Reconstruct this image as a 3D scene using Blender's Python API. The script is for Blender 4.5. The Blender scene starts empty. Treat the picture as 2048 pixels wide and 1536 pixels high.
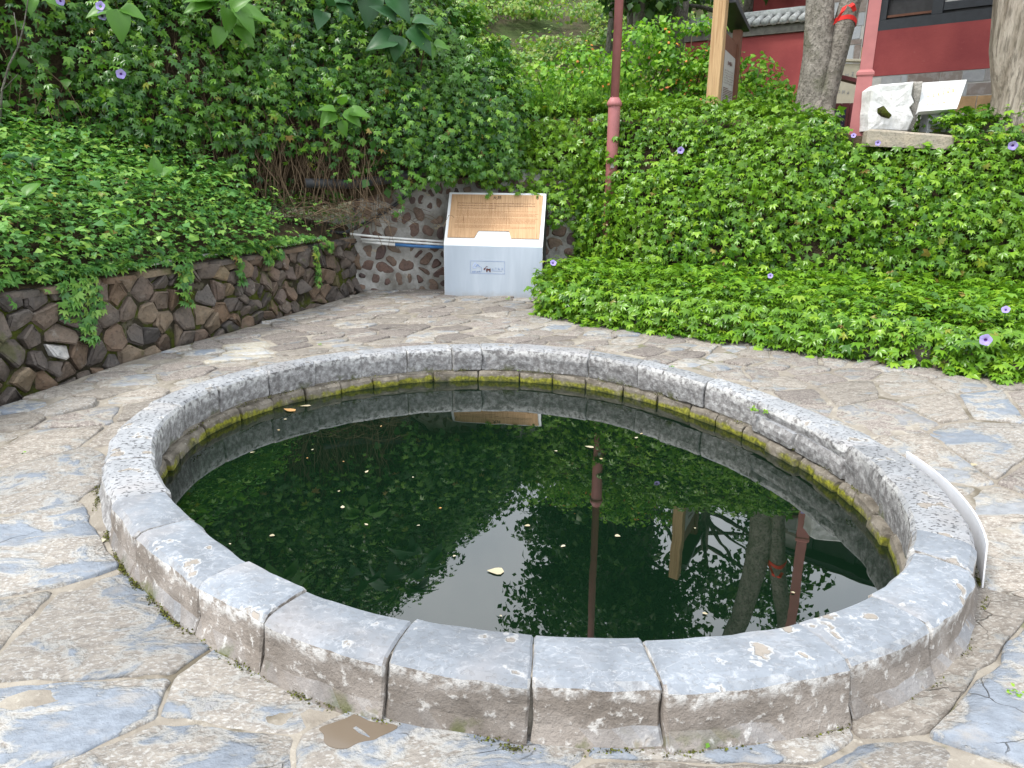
import bpy, math, random
import numpy as np
from mathutils import Matrix, Vector
from mathutils.bvhtree import BVHTree

# ------------------------------------------------------------------ camera
scene = bpy.context.scene
PITCH, ROLL, FPX, CAMZ = math.radians(16.5), math.radians(0.5), 1450.0, 1.6
cam_data = bpy.data.cameras.new('camera')
cam_data.sensor_width = 36.0
cam_data.lens = FPX / 2048 * 36
cam_data.clip_start = 0.05
cam_data.clip_end = 500
cam = bpy.data.objects.new('camera', cam_data)
scene.collection.objects.link(cam)
CAMM = Matrix.Translation((0, 0, CAMZ)) @ Matrix.Rotation(math.pi / 2 - PITCH, 4, 'X') @ Matrix.Rotation(ROLL, 4, 'Z')
cam.matrix_world = CAMM
scene.camera = cam
# ------------------------------------------------------------------ sky, sun, exposure
SUN_EL, SUN_AZ = math.radians(58), math.radians(-118)      # azimuth measured from +Y towards +X: light from the left
world = bpy.data.worlds.new('World')
scene.world = world
world.use_nodes = True
wt = world.node_tree
wt.nodes.clear()
w_out = wt.nodes.new('ShaderNodeOutputWorld')
w_bg = wt.nodes.new('ShaderNodeBackground')
w_sky = wt.nodes.new('ShaderNodeTexSky')
w_sky.sky_type = 'NISHITA'
w_sky.sun_disc = False
w_sky.sun_elevation = SUN_EL
w_sky.sun_rotation = SUN_AZ
w_co = wt.nodes.new('ShaderNodeTexCoord')
w_no = wt.nodes.new('ShaderNodeTexNoise')
w_no.inputs['Scale'].default_value = 2.6
w_no.inputs['Detail'].default_value = 6
w_no.inputs['Roughness'].default_value = 0.55
w_cr = wt.nodes.new('ShaderNodeValToRGB')
w_cr.color_ramp.elements[0].position = 0.3
w_cr.color_ramp.elements[0].color = (6.0, 6.7, 7.6, 1)
w_cr.color_ramp.elements[1].position = 0.7
w_cr.color_ramp.elements[1].color = (10.4, 10.6, 10.8, 1)
w_mx = wt.nodes.new('ShaderNodeMix')
w_mx.data_type = 'RGBA'
w_mx.inputs[0].default_value = 0.86
wt.links.new(w_co.outputs['Generated'], w_no.inputs['Vector'])
wt.links.new(w_no.outputs['Fac'], w_cr.inputs['Fac'])
wt.links.new(w_sky.outputs['Color'], w_mx.inputs[6])
wt.links.new(w_cr.outputs['Color'], w_mx.inputs[7])
wt.links.new(w_mx.outputs[2], w_bg.inputs['Color'])
w_bg.inputs['Strength'].default_value = 0.105
wt.links.new(w_bg.outputs['Background'], w_out.inputs['Surface'])
sun_data = bpy.data.lights.new('sun', 'SUN')
sun_data.energy = 1.5
sun_data.angle = math.radians(12)
sun_data.color = (1.0, 0.96, 0.9)
sun = bpy.data.objects.new('sun', sun_data)
scene.collection.objects.link(sun)
sd = Vector((math.sin(SUN_AZ) * math.cos(SUN_EL), math.cos(SUN_AZ) * math.cos(SUN_EL), math.sin(SUN_EL)))
sun.rotation_euler = sd.to_track_quat('Z', 'Y').to_euler()
sun.location = (-6, -4, 14)
vs = scene.view_settings
vs.view_transform = 'Standard'
vs.look = 'None'
vs.exposure = 1.42
vs.gamma = 1.0
vs.use_curve_mapping = False
scene.cycles.max_bounces = 6
scene.cycles.diffuse_bounces = 3
scene.cycles.glossy_bounces = 3
scene.cycles.transmission_bounces = 3
scene.cycles.transparent_max_bounces = 4

rng = np.random.default_rng(11)
random.seed(11)
PI = math.pi


def at(px, py, Y):
    """point of the place seen at a picture position, at forward distance Y"""
    d = CAMM.to_3x3() @ Vector(((px - 1024) / FPX, -(py - 768) / FPX, -1.0))
    return Vector((0, 0, CAMZ)) + d * (Y / d.y)


def onz(px, py, z):
    d = CAMM.to_3x3() @ Vector(((px - 1024) / FPX, -(py - 768) / FPX, -1.0))
    return Vector((0, 0, CAMZ)) + d * ((z - CAMZ) / d.z)


# ------------------------------------------------------------------ numeric helpers
def _hash(ix, iy, iz, seed):
    with np.errstate(over='ignore'):
        h = (ix.astype(np.uint32) * np.uint32(374761393) + iy.astype(np.uint32) * np.uint32(668265263)
             + iz.astype(np.uint32) * np.uint32(2147483647) + np.uint32((seed * 974634777) & 0xffffffff))
        h = (h ^ (h >> np.uint32(13))) * np.uint32(1274126177)
        h = h ^ (h >> np.uint32(16))
    return (h & np.uint32(0xffffff)).astype(np.float64) / 0xffffff


def vnoise(P, scale, seed=0):
    P = np.asarray(P, float).reshape(-1, 3) * scale
    i = np.floor(P).astype(np.int64)
    f = P - i
    f = f * f * (3 - 2 * f)
    r = 0
    for dx in (0, 1):
        for dy in (0, 1):
            for dz in (0, 1):
                w = (f[:, 0] if dx else 1 - f[:, 0]) * (f[:, 1] if dy else 1 - f[:, 1]) * (f[:, 2] if dz else 1 - f[:, 2])
                r = r + w * _hash(i[:, 0] + dx, i[:, 1] + dy, i[:, 2] + dz, seed)
    return r * 2 - 1


def fbm(P, scale, seed=0, octv=3):
    r = 0
    a = 1.0
    for k in range(octv):
        r = r + a * vnoise(P, scale * 2 ** k, seed + 17 * k)
        a *= 0.5
    return r / 1.75


def smooth(a, b, x):
    t = np.clip((np.asarray(x, float) - a) / (b - a), 0, 1)
    return t * t * (3 - 2 * t)


def gz(x, y):
    """height of the paving: level in front, a little higher behind the well"""
    return 0.185 * smooth(2.3, 4.9, y)


# ------------------------------------------------------------------ object helpers
COL = scene.collection


def world_loc(o):
    v = Vector((0, 0, 0))
    while o is not None:
        v = v + o.location
        o = o.parent
    return v


def make_mesh(name, V, F, mat=None, smooth_shade=False):
    me = bpy.data.meshes.new(name)
    me.from_pydata([tuple(v) for v in V], [], [tuple(f) for f in F])
    if mat is not None:
        me.materials.append(mat)
    if smooth_shade:
        me.polygons.foreach_set('use_smooth', [True] * len(me.polygons))
    me.update()
    return me


def link(name, me, parent=None, loc=None):
    o = bpy.data.objects.new(name, me)
    COL.objects.link(o)
    if parent is not None:
        o.parent = parent
    if loc is not None:
        o.location = loc
    return o


def obj(name, V, F, mat, parent=None, smooth_shade=False, origin=None):
    """mesh object from world coordinates; its origin is the parent's base (or the given origin)"""
    pl = world_loc(parent) if parent is not None else Vector((0, 0, 0))
    org = Vector(origin) if origin is not None else pl
    V = np.asarray(V, float).reshape(-1, 3) - np.array(org)
    me = make_mesh(name, V, F, mat, smooth_shade)
    return link(name, me, parent, org - pl)


def fast_obj(name, V, quads, mats, parent=None, midx=None, smooth_shade=False, kind=None):
    """large mesh from numpy arrays; quads/tris array of equal face size"""
    me = bpy.data.meshes.new(name)
    V = np.ascontiguousarray(V, dtype=np.float32)
    if parent is not None:
        V = V - np.array(world_loc(parent), dtype=np.float32)
    n, k = quads.shape
    me.vertices.add(len(V))
    me.vertices.foreach_set('co', V.ravel())
    me.loops.add(n * k)
    me.loops.foreach_set('vertex_index', np.ascontiguousarray(quads, dtype=np.int32).ravel())
    me.polygons.add(n)
    me.polygons.foreach_set('loop_start', np.arange(0, n * k, k, dtype=np.int32))
    me.polygons.foreach_set('loop_total', np.full(n, k, dtype=np.int32))
    for m in (mats if isinstance(mats, (list, tuple)) else [mats]):
        me.materials.append(m)
    if midx is not None:
        me.polygons.foreach_set('material_index', np.ascontiguousarray(midx, dtype=np.int32))
    if smooth_shade:
        me.polygons.foreach_set('use_smooth', np.ones(n, dtype=bool))
    me.update(calc_edges=True)
    o = link(name, me, parent)
    if kind:
        o['kind'] = kind
    return o


def tag(o, label, cat, group=None, kind=None):
    o['label'] = label
    o['category'] = cat
    if group:
        o['group'] = group
    if kind:
        o['kind'] = kind
    return o


def thing(name, label, cat, loc, group=None):
    o = bpy.data.objects.new(name, None)
    o.empty_display_size = 0.1
    COL.objects.link(o)
    o.location = loc
    return tag(o, label, cat, group)


class MB:
    """collects shapes of one mesh in world coordinates"""
    def __init__(self):
        self.V, self.F = [], []

    def add(self, V, F):
        b = len(self.V)
        self.V += [tuple(v) for v in V]
        self.F += [tuple(i + b for i in f) for f in F]
        return self

    def box(self, c, s, R=None, bevel=0.0):
        """box with centre c, full size s; bevelled edges when bevel > 0"""
        hx, hy, hz = (k / 2 for k in s)
        b = min(bevel, hx * .9, hy * .9, hz * .9)
        if b <= 0:
            V = [(x, y, z) for x in (-hx, hx) for y in (-hy, hy) for z in (-hz, hz)]
            F = [(0, 1, 3, 2), (4, 6, 7, 5), (0, 4, 5, 1), (2, 3, 7, 6), (0, 2, 6, 4), (1, 5, 7, 3)]
        else:
            V, idx = [], {}
            for ix, x in enumerate((-hx, -hx + b, hx - b, hx)):
                for iy, y in enumerate((-hy, -hy + b, hy - b, hy)):
                    for iz, z in enumerate((-hz, -hz + b, hz - b, hz)):
                        e = (ix in (0, 3)) + (iy in (0, 3)) + (iz in (0, 3))
                        if e == 1:
                            idx[(ix, iy, iz)] = len(V)
                            V.append((x, y, z))
            F = []
            g = lambda *k: idx[k]
            for a in (0, 3):
                F.append((g(a, 1, 1), g(a, 1, 2), g(a, 2, 2), g(a, 2, 1)))
                F.append((g(1, a, 1), g(2, a, 1), g(2, a, 2), g(1, a, 2)))
                F.append((g(1, 1, a), g(1, 2, a), g(2, 2, a), g(2, 1, a)))
            for a in (0, 3):
                for c_ in (0, 3):
                    A, C = (1 if a == 0 else 2), (1 if c_ == 0 else 2)
                    F.append((g(a, C, 1), g(a, C, 2), g(A, c_, 2), g(A, c_, 1)))
                    F.append((g(a, 1, C), g(a, 2, C), g(A, 2, c_), g(A, 1, c_)))
                    F.append((g(1, a, C), g(2, a, C), g(2, A, c_), g(1, A, c_)))
            for a in (0, 3):
                for b_ in (0, 3):
                    for c_ in (0, 3):
                        A, B, C = (1 if a == 0 else 2), (1 if b_ == 0 else 2), (1 if c_ == 0 else 2)
                        F.append((g(a, B, C), g(A, b_, C), g(A, B, c_)))
        V = [Vector(v) for v in V]
        if R is not None:
            V = [R @ v for v in V]
        c = Vector(c)
        return self.add([c + v for v in V], F)

    def tube(self, pts, rad, n=8, cap=True, twist=0.0):
        pts = [Vector(p) for p in pts]
        rad = [rad] * len(pts) if isinstance(rad, (int, float)) else list(rad)
        V, F = [], []
        up = None
        for i, p in enumerate(pts):
            t = (pts[min(i + 1, len(pts) - 1)] - pts[max(i - 1, 0)]).normalized()
            if up is None:
                up = Vector((1, 0, 0)) if abs(t.x) < .9 else Vector((0, 1, 0))
            u = (up - t * up.dot(t)).normalized()
            up = u
            w = t.cross(u)
            for k in range(n):
                a = 2 * PI * k / n + twist
                V.append(p + (u * math.cos(a) + w * math.sin(a)) * rad[i])
        for i in range(len(pts) - 1):
            for k in range(n):
                F.append((i * n + k, i * n + (k + 1) % n, (i + 1) * n + (k + 1) % n, (i + 1) * n + k))
        if cap:
            F.append(tuple(range(n))[::-1])
            F.append(tuple((len(pts) - 1) * n + k for k in range(n)))
        return self.add(V, F)

    def prism(self, poly, o, U, W, N, depth):
        """extruded outline: poly in (u, w), thickness depth along N from the plane at o"""
        o, U, W, N = Vector(o), Vector(U), Vector(W), Vector(N)
        n = len(poly)
        V = [o + U * a + W * b for a, b in poly] + [o + U * a + W * b + N * depth for a, b in poly]
        F = [tuple(range(n))[::-1], tuple(range(n, 2 * n))] + [(i, (i + 1) % n, n + (i + 1) % n, n + i) for i in range(n)]
        return self.add(V, F)

    def build(self, name, mat, parent=None, smooth_shade=False, origin=None):
        return obj(name, self.V, self.F, mat, parent, smooth_shade, origin)


# ------------------------------------------------------------------ materials
class NT:
    def __init__(self, name):
        self.m = bpy.data.materials.new(name)
        self.m.use_nodes = True
        self.t = self.m.node_tree
        self.t.nodes.clear()
        self.out = self.t.nodes.new('ShaderNodeOutputMaterial')
        self._pos = None

    def n(self, typ, props=None, **inp):
        nd = self.t.nodes.new(typ)
        for k, v in (props or {}).items():
            setattr(nd, k, v)
        for k, v in inp.items():
            self.put(nd.inputs[k.replace('_', ' ')], v)
        return nd

    def put(self, sock, v):
        if isinstance(v, bpy.types.NodeSocket):
            self.t.links.new(v, sock)
        else:
            if isinstance(v, (tuple, list)) and len(v) == 3 and sock.type == 'RGBA':
                v = (*v, 1)
            sock.default_value = v

    @property
    def pos(self):
        if self._pos is None:
            self._pos = self.n('ShaderNodeNewGeometry').outputs['Position']
        return self._pos

    def geo(self, name):
        return self.n('ShaderNodeNewGeometry').outputs[name]

    def orand(self):
        return self.n('ShaderNodeObjectInfo').outputs['Random']

    def mapping(self, vec, scale=(1, 1, 1), rot=(0, 0, 0), loc=(0, 0, 0)):
        nd = self.n('ShaderNodeMapping')
        self.put(nd.inputs['Vector'], vec)
        nd.inputs['Scale'].default_value = scale
        nd.inputs['Rotation'].default_value = rot
        self.put(nd.inputs['Location'], loc)
        return nd.outputs['Vector']

    def noise(self, scale, detail=4, rough=.55, vec=None, dist=0.0):
        nd = self.n('ShaderNodeTexNoise', None, Scale=scale, Detail=detail, Roughness=rough, Distortion=dist)
        self.put(nd.inputs['Vector'], vec if vec is not None else self.pos)
        return nd.outputs['Fac']

    def vor(self, scale, feature='F1', vec=None, out='Distance'):
        nd = self.n('ShaderNodeTexVoronoi', {'feature': feature}, Scale=scale)
        self.put(nd.inputs['Vector'], vec if vec is not None else self.pos)
        return nd.outputs[out]

    def ramp(self, fac, stops, interp='LINEAR'):
        nd = self.n('ShaderNodeValToRGB')
        cr = nd.color_ramp
        cr.interpolation = interp
        while len(cr.elements) < len(stops):
            cr.elements.new(0.5)
        for e, (p, c) in zip(cr.elements, stops):
            e.position = p
            e.color = (*c, 1) if isinstance(c, (tuple, list)) else (c, c, c, 1)
        self.put(nd.inputs['Fac'], fac)
        return nd.outputs['Color']

    def mix(self, fac, a, b, blend='MIX'):
        nd = self.n('ShaderNodeMix', {'data_type': 'RGBA', 'blend_type': blend})
        self.put(nd.inputs[0], fac)
        self.put(nd.inputs[6], a)
        self.put(nd.inputs[7], b)
        return nd.outputs[2]

    def math(self, op, a, b=0.0, c=None):
        nd = self.n('ShaderNodeMath', {'operation': op})
        self.put(nd.inputs[0], a)
        self.put(nd.inputs[1], b)
        if c is not None:
            self.put(nd.inputs[2], c)
        return nd.outputs[0]

    def step(self, x, a, b):
        nd = self.n('ShaderNodeMapRange', {'interpolation_type': 'SMOOTHSTEP'})
        self.put(nd.inputs['Value'], x)
        nd.inputs['From Min'].default_value = a
        nd.inputs['From Max'].default_value = b
        return nd.outputs['Result']

    def sep(self, v, axis):
        nd = self.n('ShaderNodeSeparateXYZ')
        self.put(nd.inputs[0], v)
        return nd.outputs[axis]

    def bump(self, h, strength=.5, dist=.01, nrm=None):
        nd = self.n('ShaderNodeBump', None, Strength=strength, Distance=dist)
        self.put(nd.inputs['Height'], h)
        if nrm is not None:
            self.put(nd.inputs['Normal'], nrm)
        return nd.outputs['Normal']

    def bsdf(self, color, rough=.8, spec=.3, nrm=None, metal=0.0):
        nd = self.n('ShaderNodeBsdfPrincipled')
        self.put(nd.inputs['Base Color'], color)
        self.put(nd.inputs['Roughness'], rough)
        self.put(nd.inputs['Specular IOR Level'], spec)
        nd.inputs['Metallic'].default_value = metal
        if nrm is not None:
            self.put(nd.inputs['Normal'], nrm)
        return nd.outputs['BSDF']

    def done(self, shader):
        self.t.links.new(shader, self.out.inputs['Surface'])
        return self.m


MAT = {}


def simple(name, color, rough=.6, spec=.3, var=.12, scale=12, bump=.15, bdist=.004, metal=0.0):
    t = NT(name)
    n1 = t.noise(scale, 5)
    lo = tuple(c * (1 - var) for c in color)
    hi = tuple(min(1, c * (1 + var)) for c in color)
    c = t.ramp(n1, [(.3, lo), (.7, hi)])
    MAT[name] = t.done(t.bsdf(c, rough, spec, t.bump(t.noise(scale * 6, 4), bump, bdist), metal))
    return MAT[name]


def stone_slab(name, flake, base, base2, edge, amount, aniso=(1.0, 1.7, 1.0)):
    """limestone paving: smooth grey-blue flakes with pale worn rims over an earthy crust"""
    t = NT(name)
    rnd = t.orand()
    off = t.n('ShaderNodeCombineXYZ')
    t.put(off.inputs[0], t.math('MULTIPLY', rnd, 37.0))
    t.put(off.inputs[1], t.math('MULTIPLY', rnd, 19.0))
    vec = t.mapping(t.pos, aniso, (0, 0, -0.6), off.outputs[0])
    big = t.noise(3.2, 9, .62, vec, .5)
    fine = t.noise(60, 5, .65, vec)
    mid = t.noise(17, 6, .6, vec)
    shift = t.math('MULTIPLY_ADD', rnd, .12, -.06 - amount)
    v = t.math('ADD', t.math('ADD', big, shift), t.math('MULTIPLY_ADD', mid, .16, -.08))
    mask = t.step(v, .47, .5)
    rim = t.math('MULTIPLY', t.step(v, .435, .47), t.math('SUBTRACT', 1.0, t.step(v, .485, .53)))
    crust = t.mix(t.step(mid, .38, .62), base, base2)
    crust = t.mix(t.math('MULTIPLY', t.step(fine, .5, .62), .75), crust, edge)
    crust = t.mix(t.math('MULTIPLY', t.step(t.noise(34, 5, .7, t.mapping(vec, (.5, 2.2, 1))), .56, .66), .6), crust, tuple(c * .45 for c in base))
    fl = t.mix(t.step(mid, .3, .75), tuple(c * .82 for c in flake), tuple(min(1, c * 1.14) for c in flake))
    fl = t.mix(t.math('MULTIPLY', t.step(t.noise(7, 5, .6, vec), .5, .72), .55), fl, base2)
    col = t.mix(mask, crust, fl)
    col = t.mix(t.math('MULTIPLY', rim, .7), col, edge)
    tone = t.math('MULTIPLY_ADD', rnd, .36, .70)
    col = t.mix(1.0, col, t.n('ShaderNodeCombineColor', None, Red=tone, Green=tone, Blue=tone).outputs[0], 'MULTIPLY')
    cr = t.vor(2.3, 'DISTANCE_TO_EDGE', t.mix(.12, vec, t.n('ShaderNodeTexNoise', None, Scale=6.0).outputs['Color']))
    crack = t.math('SUBTRACT', 1.0, t.step(cr, .0, .006))
    crack = t.math('MULTIPLY', crack, t.step(t.noise(2.3, 2), .58, .64))
    col = t.mix(t.math('MULTIPLY', crack, .55), col, (.10, .085, .06))
    h = t.math('ADD', t.math('MULTIPLY', t.step(v, .42, .54), .8), t.math('MULTIPLY_ADD', fine, .5, t.math('MULTIPLY', mid, .7)))
    h = t.math('SUBTRACT', h, crack)
    nr = t.bump(h, .9, .016)
    rough = t.math('MULTIPLY_ADD', mask, -.22, .86)
    MAT[name] = t.done(t.bsdf(col, rough, .35, nr))


stone_slab('slab_blue', (.225, .252, .292), (.255, .228, .20), (.345, .312, .272), (.50, .49, .465), .03)
stone_slab('slab_tan', (.26, .27, .285), (.225, .195, .165), (.325, .287, .245), (.47, .445, .40), .09)
stone_slab('slab_mauve', (.24, .24, .245), (.18, .152, .138), (.26, .225, .20), (.46, .425, .37), .10, (1.4, 2.2, 1))
stone_slab('slab_pale', (.42, .43, .44), (.42, .37, .28), (.52, .48, .40), (.62, .61, .58), .02)


def rim_mat(name, top, pit, pit_amt):
    t = NT(name)
    rnd = t.orand()
    off = t.n('ShaderNodeCombineXYZ')
    t.put(off.inputs[0], t.math('MULTIPLY', rnd, 23.0))
    t.put(off.inputs[2], t.math('MULTIPLY', rnd, 11.0))
    vec = t.mapping(t.pos, (1, 1, 1), (0, 0, 0), off.outputs[0])
    nz = t.sep(t.geo('True Normal'), 2)
    upm = t.step(nz, .35, .75)
    n1, n2, n3 = t.noise(5, 7, .62, vec, .4), t.noise(28, 6, .65, vec), t.noise(110, 3, .6, vec)
    # worn top: grey-blue with scratches, tan scars and dark pits
    tc = t.mix(t.step(n1, .3, .7), tuple(c * .82 for c in top), tuple(min(1, c * 1.15) for c in top))
    scr = t.noise(22, 7, .75, t.mapping(vec, (1, 1.6, 1), (0, 0, .7)), .8)
    tc = t.mix(t.math('MULTIPLY', t.step(scr, .50, .66), .45), tc, (.40, .41, .43))
    vein = t.vor(3.1, 'DISTANCE_TO_EDGE', t.mix(.25, vec, t.n('ShaderNodeTexNoise', None, Scale=5.0, Detail=5.0).outputs['Color']))
    tc = t.mix(t.math('MULTIPLY', t.math('SUBTRACT', 1.0, t.step(vein, .0, .008)), .25), tc, (.56, .56, .56))
    tc = t.mix(t.math('MULTIPLY', t.step(t.noise(2.6, 4, .5, vec), .5, .7), .45), tc, (.33, .30, .285))
    scar = t.step(t.noise(8.5, 4, .5, vec), .64, .67)
    scar_rim = t.math('SUBTRACT', t.step(t.noise(8.5, 4, .5, vec), .615, .64), scar)
    tc = t.mix(t.math('MULTIPLY', scar, .75), tc, (.27, .225, .175))
    tc = t.mix(t.math('MULTIPLY', scar_rim, .5), tc, (.55, .54, .52))
    pv = t.noise(48, 3, .5, t.mapping(vec, (1, 1.6, 1), (0, 0, .4)))
    pits = t.math('MULTIPLY', t.step(pv, .58, .63), pit_amt)
    tc = t.mix(pits, tc, pit)
    # sides: earthy brown-grey stain, pale crust flecks
    sc = t.mix(t.step(n1, .35, .65), (.165, .14, .118), (.26, .228, .20))
    sc = t.mix(t.math('MULTIPLY', t.step(n2, .56, .68), .75), sc, (.55, .53, .50))
    sc = t.mix(t.math('MULTIPLY', t.step(n3, .6, .75), .35), sc, (.08, .075, .06))
    if pit_amt > .75:
        sc = t.mix(.62, sc, t.mix(t.step(n2, .36, .64), (.15, .152, .16), (.44, .445, .45)))
    nzz = t.sep(t.pos, 2)
    lichen = t.math('MULTIPLY', t.step(t.math('ADD', nzz, t.math('MULTIPLY', n1, .10)), .175, .225), t.step(n2, .4, .56))
    sc = t.mix(t.math('MULTIPLY', lichen, .8), sc, (.58, .57, .55))
    moss = t.math('MULTIPLY', t.step(t.noise(6, 5, .6, vec), .56, .64), t.math('SUBTRACT', 1.0, t.step(t.math('ADD', nzz, t.math('MULTIPLY', n2, .06)), .03, .10)))
    sc = t.mix(t.math('MULTIPLY', moss, .85), sc, (.075, .085, .018))
    col = t.mix(upm, sc, tc)
    tone = t.math('MULTIPLY_ADD', rnd, .38, .76)
    col = t.mix(1.0, col, t.n('ShaderNodeCombineColor', None, Red=tone, Green=tone, Blue=tone).outputs[0], 'MULTIPLY')
    side_h = t.math('ADD', t.math('MULTIPLY', n2, 1.3), t.math('MULTIPLY', n3, .5))
    top_h = t.math('SUBTRACT', t.math('MULTIPLY', n2, .25), t.math('ADD', t.math('MULTIPLY', pits, .6), t.math('MULTIPLY', scar, .5)))
    h = t.math('ADD', t.math('MULTIPLY', upm, top_h), t.math('MULTIPLY', t.math('SUBTRACT', 1.0, upm), side_h))
    MAT[name] = t.done(t.bsdf(col, t.math('MULTIPLY_ADD', upm, -.25, .88), .35, t.bump(h, .8, .012)))


rim_mat('rim_worn', (.195, .214, .240), (.17, .155, .14), .16)
rim_mat('rim_pitted', (.28, .287, .30), (.09, .09, .095), .9)

t = NT('course_stone')          # blocks at the waterline
n1, n2 = t.noise(9, 6, .6), t.noise(45, 5, .6)
c = t.mix(t.step(n1, .35, .65), (.085, .072, .055), (.20, .175, .14))
c = t.mix(t.math('MULTIPLY', t.step(n2, .55, .7), .5), c, (.36, .335, .29))
zz = t.sep(t.pos, 2)
mm = t.math('ADD', zz, t.math('MULTIPLY_ADD', n1, .10, -.05))
moss = t.math('SUBTRACT', 1.0, t.step(mm, -.052, -.03))
c = t.mix(t.math('MULTIPLY', t.math('MULTIPLY', moss, .9), t.step(t.noise(3.2, 5, .65), .34, .52)), c, t.mix(t.step(n2, .35, .65), (.095, .10, .006), (.27, .265, .014)))
wet = t.math('SUBTRACT', 1.0, t.step(mm, -.085, -.06))
c = t.mix(t.math('MULTIPLY', wet, .8), c, (.035, .04, .012))
MAT['course_stone'] = t.done(t.bsdf(c, .8, .35, t.bump(t.math('ADD', n1, t.math('MULTIPLY', n2, .6)), .8, .012)))

t = NT('water')
rip = t.noise(3.0, 2, .5)
MAT['water'] = t.done(t.n('ShaderNodeBsdfPrincipled', None, Base_Color=(.0025, .0085, .004, 1), Roughness=.008, IOR=1.52, Specular_IOR_Level=1.0,
                          Normal=t.bump(rip, .06, .01)).outputs['BSDF'])
t = NT('puddle_water')
MAT['puddle_water'] = t.done(t.n('ShaderNodeBsdfPrincipled', None, Base_Color=(.14, .11, .08, 1), Roughness=.16, IOR=1.4).outputs['BSDF'])

t = NT('mortar')                # bed between the slabs
n1, n2, n3 = t.noise(4, 6, .6), t.noise(30, 5, .65), t.noise(1.3, 3, .5)
c = t.mix(t.step(n1, .3, .7), (.19, .165, .135), (.33, .298, .25))
c = t.mix(t.math('MULTIPLY', t.step(n2, .55, .7), .5), c, (.50, .47, .41))
c = t.mix(t.math('MULTIPLY', t.step(n3, .5, .6), t.math('MULTIPLY', t.step(n1, .48, .62), .85)), c, (.085, .07, .045))
c = t.mix(t.math('MULTIPLY', t.step(t.noise(2.4, 5, .6), .61, .66), .6), c, (.09, .10, .03))
MAT['mortar'] = t.done(t.bsdf(c, .92, .2, t.bump(t.math('ADD', n1, t.math('MULTIPLY', n2, .7)), .8, .015)))

t = NT('soil')
n1, n2 = t.noise(5, 6, .65), t.noise(40, 5, .7)
c = t.mix(t.step(n1, .3, .7), (.030, .024, .014), (.085, .062, .038))
c = t.mix(t.math('MULTIPLY', t.step(n2, .5, .7), .5), c, (.12, .09, .055))
MAT['soil'] = t.done(t.bsdf(c, .95, .1, t.bump(n2, .8, .03)))

t = NT('ground')
n1, n2 = t.noise(1.2, 6, .6), t.noise(30, 5, .7)
c = t.mix(t.step(n1, .35, .65), (.09, .075, .05), (.06, .085, .03))
MAT['ground'] = t.done(t.bsdf(c, .95, .1, t.bump(n2, .7, .03)))

t = NT('wall_joint')            # earth and moss deep in the joints of the dry stone wall
n1 = t.noise(6, 5, .6)
c = t.mix(t.step(n1, .45, .6), (.035, .03, .02), (.06, .072, .012))
c = t.mix(t.math('MULTIPLY', t.step(t.noise(11, 4), .55, .65), .6), c, (.13, .115, .085))
MAT['wall_joint'] = t.done(t.bsdf(c, .95, .1, t.bump(t.noise(50, 5), .8, .02)))


def rock(name, stops, moss=.0):
    t = NT(name)
    rnd = t.orand()
    c = t.ramp(rnd, stops)
    n1, n2, n3 = t.noise(8, 7, .65), t.noise(42, 6, .65), t.noise(3.5, 4, .5)
    c = t.mix(t.math('MULTIPLY', t.step(n1, .4, .65), .55), c, t.mix(1.0, c, (1.55, 1.45, 1.35), 'MULTIPLY'))
    c = t.mix(t.math('MULTIPLY', t.step(n2, .5, .66), .55), c, t.mix(1.0, c, (.4, .4, .4), 'MULTIPLY'))
    c = t.mix(t.math('MULTIPLY', t.step(t.noise(9, 7, .75), .58, .68), .5), c, (.26, .235, .205))
    if moss:
        c = t.mix(t.math('MULTIPLY', t.step(n3, .60, .66), moss), c, (.07, .08, .015))
    MAT[name] = t.done(t.bsdf(c, .85, .3, t.bump(t.math('ADD', n1, t.math('MULTIPLY', n2, .5)), .8, .02)))


rock('field_stone', [(0, (.085, .073, .066)), (.2, (.115, .095, .080)), (.35, (.066, .060, .057)), (.5, (.135, .093, .062)),
                     (.62, (.105, .094, .086)), (.75, (.155, .108, .073)), (.88, (.11, .087, .078)), (1, (.20, .155, .10))], .5)
rock('rubble_stone', [(0, (.075, .055, .052)), (.35, (.11, .07, .06)), (.7, (.13, .09, .07)), (1, (.17, .13, .10))], .0)
rock('white_rock', [(0, (.38, .37, .36)), (1, (.42, .41, .40))], .0)
t = NT('lime_mortar')
n1, n2 = t.noise(5, 6, .6), t.noise(36, 5, .65)
c = t.mix(t.step(n1, .3, .7), (.23, .22, .20), (.42, .41, .385))
c = t.mix(t.math('MULTIPLY', t.step(t.noise(2.2, 5, .6), .48, .64), .75), c, (.13, .118, .095))
c = t.mix(t.math('MULTIPLY', t.step(t.noise(7, 5, .6), .62, .68), .5), c, (.42, .33, .20))
MAT['lime_mortar'] = t.done(t.bsdf(c, .92, .2, t.bump(t.math('ADD', n1, n2), .9, .02)))


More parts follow.
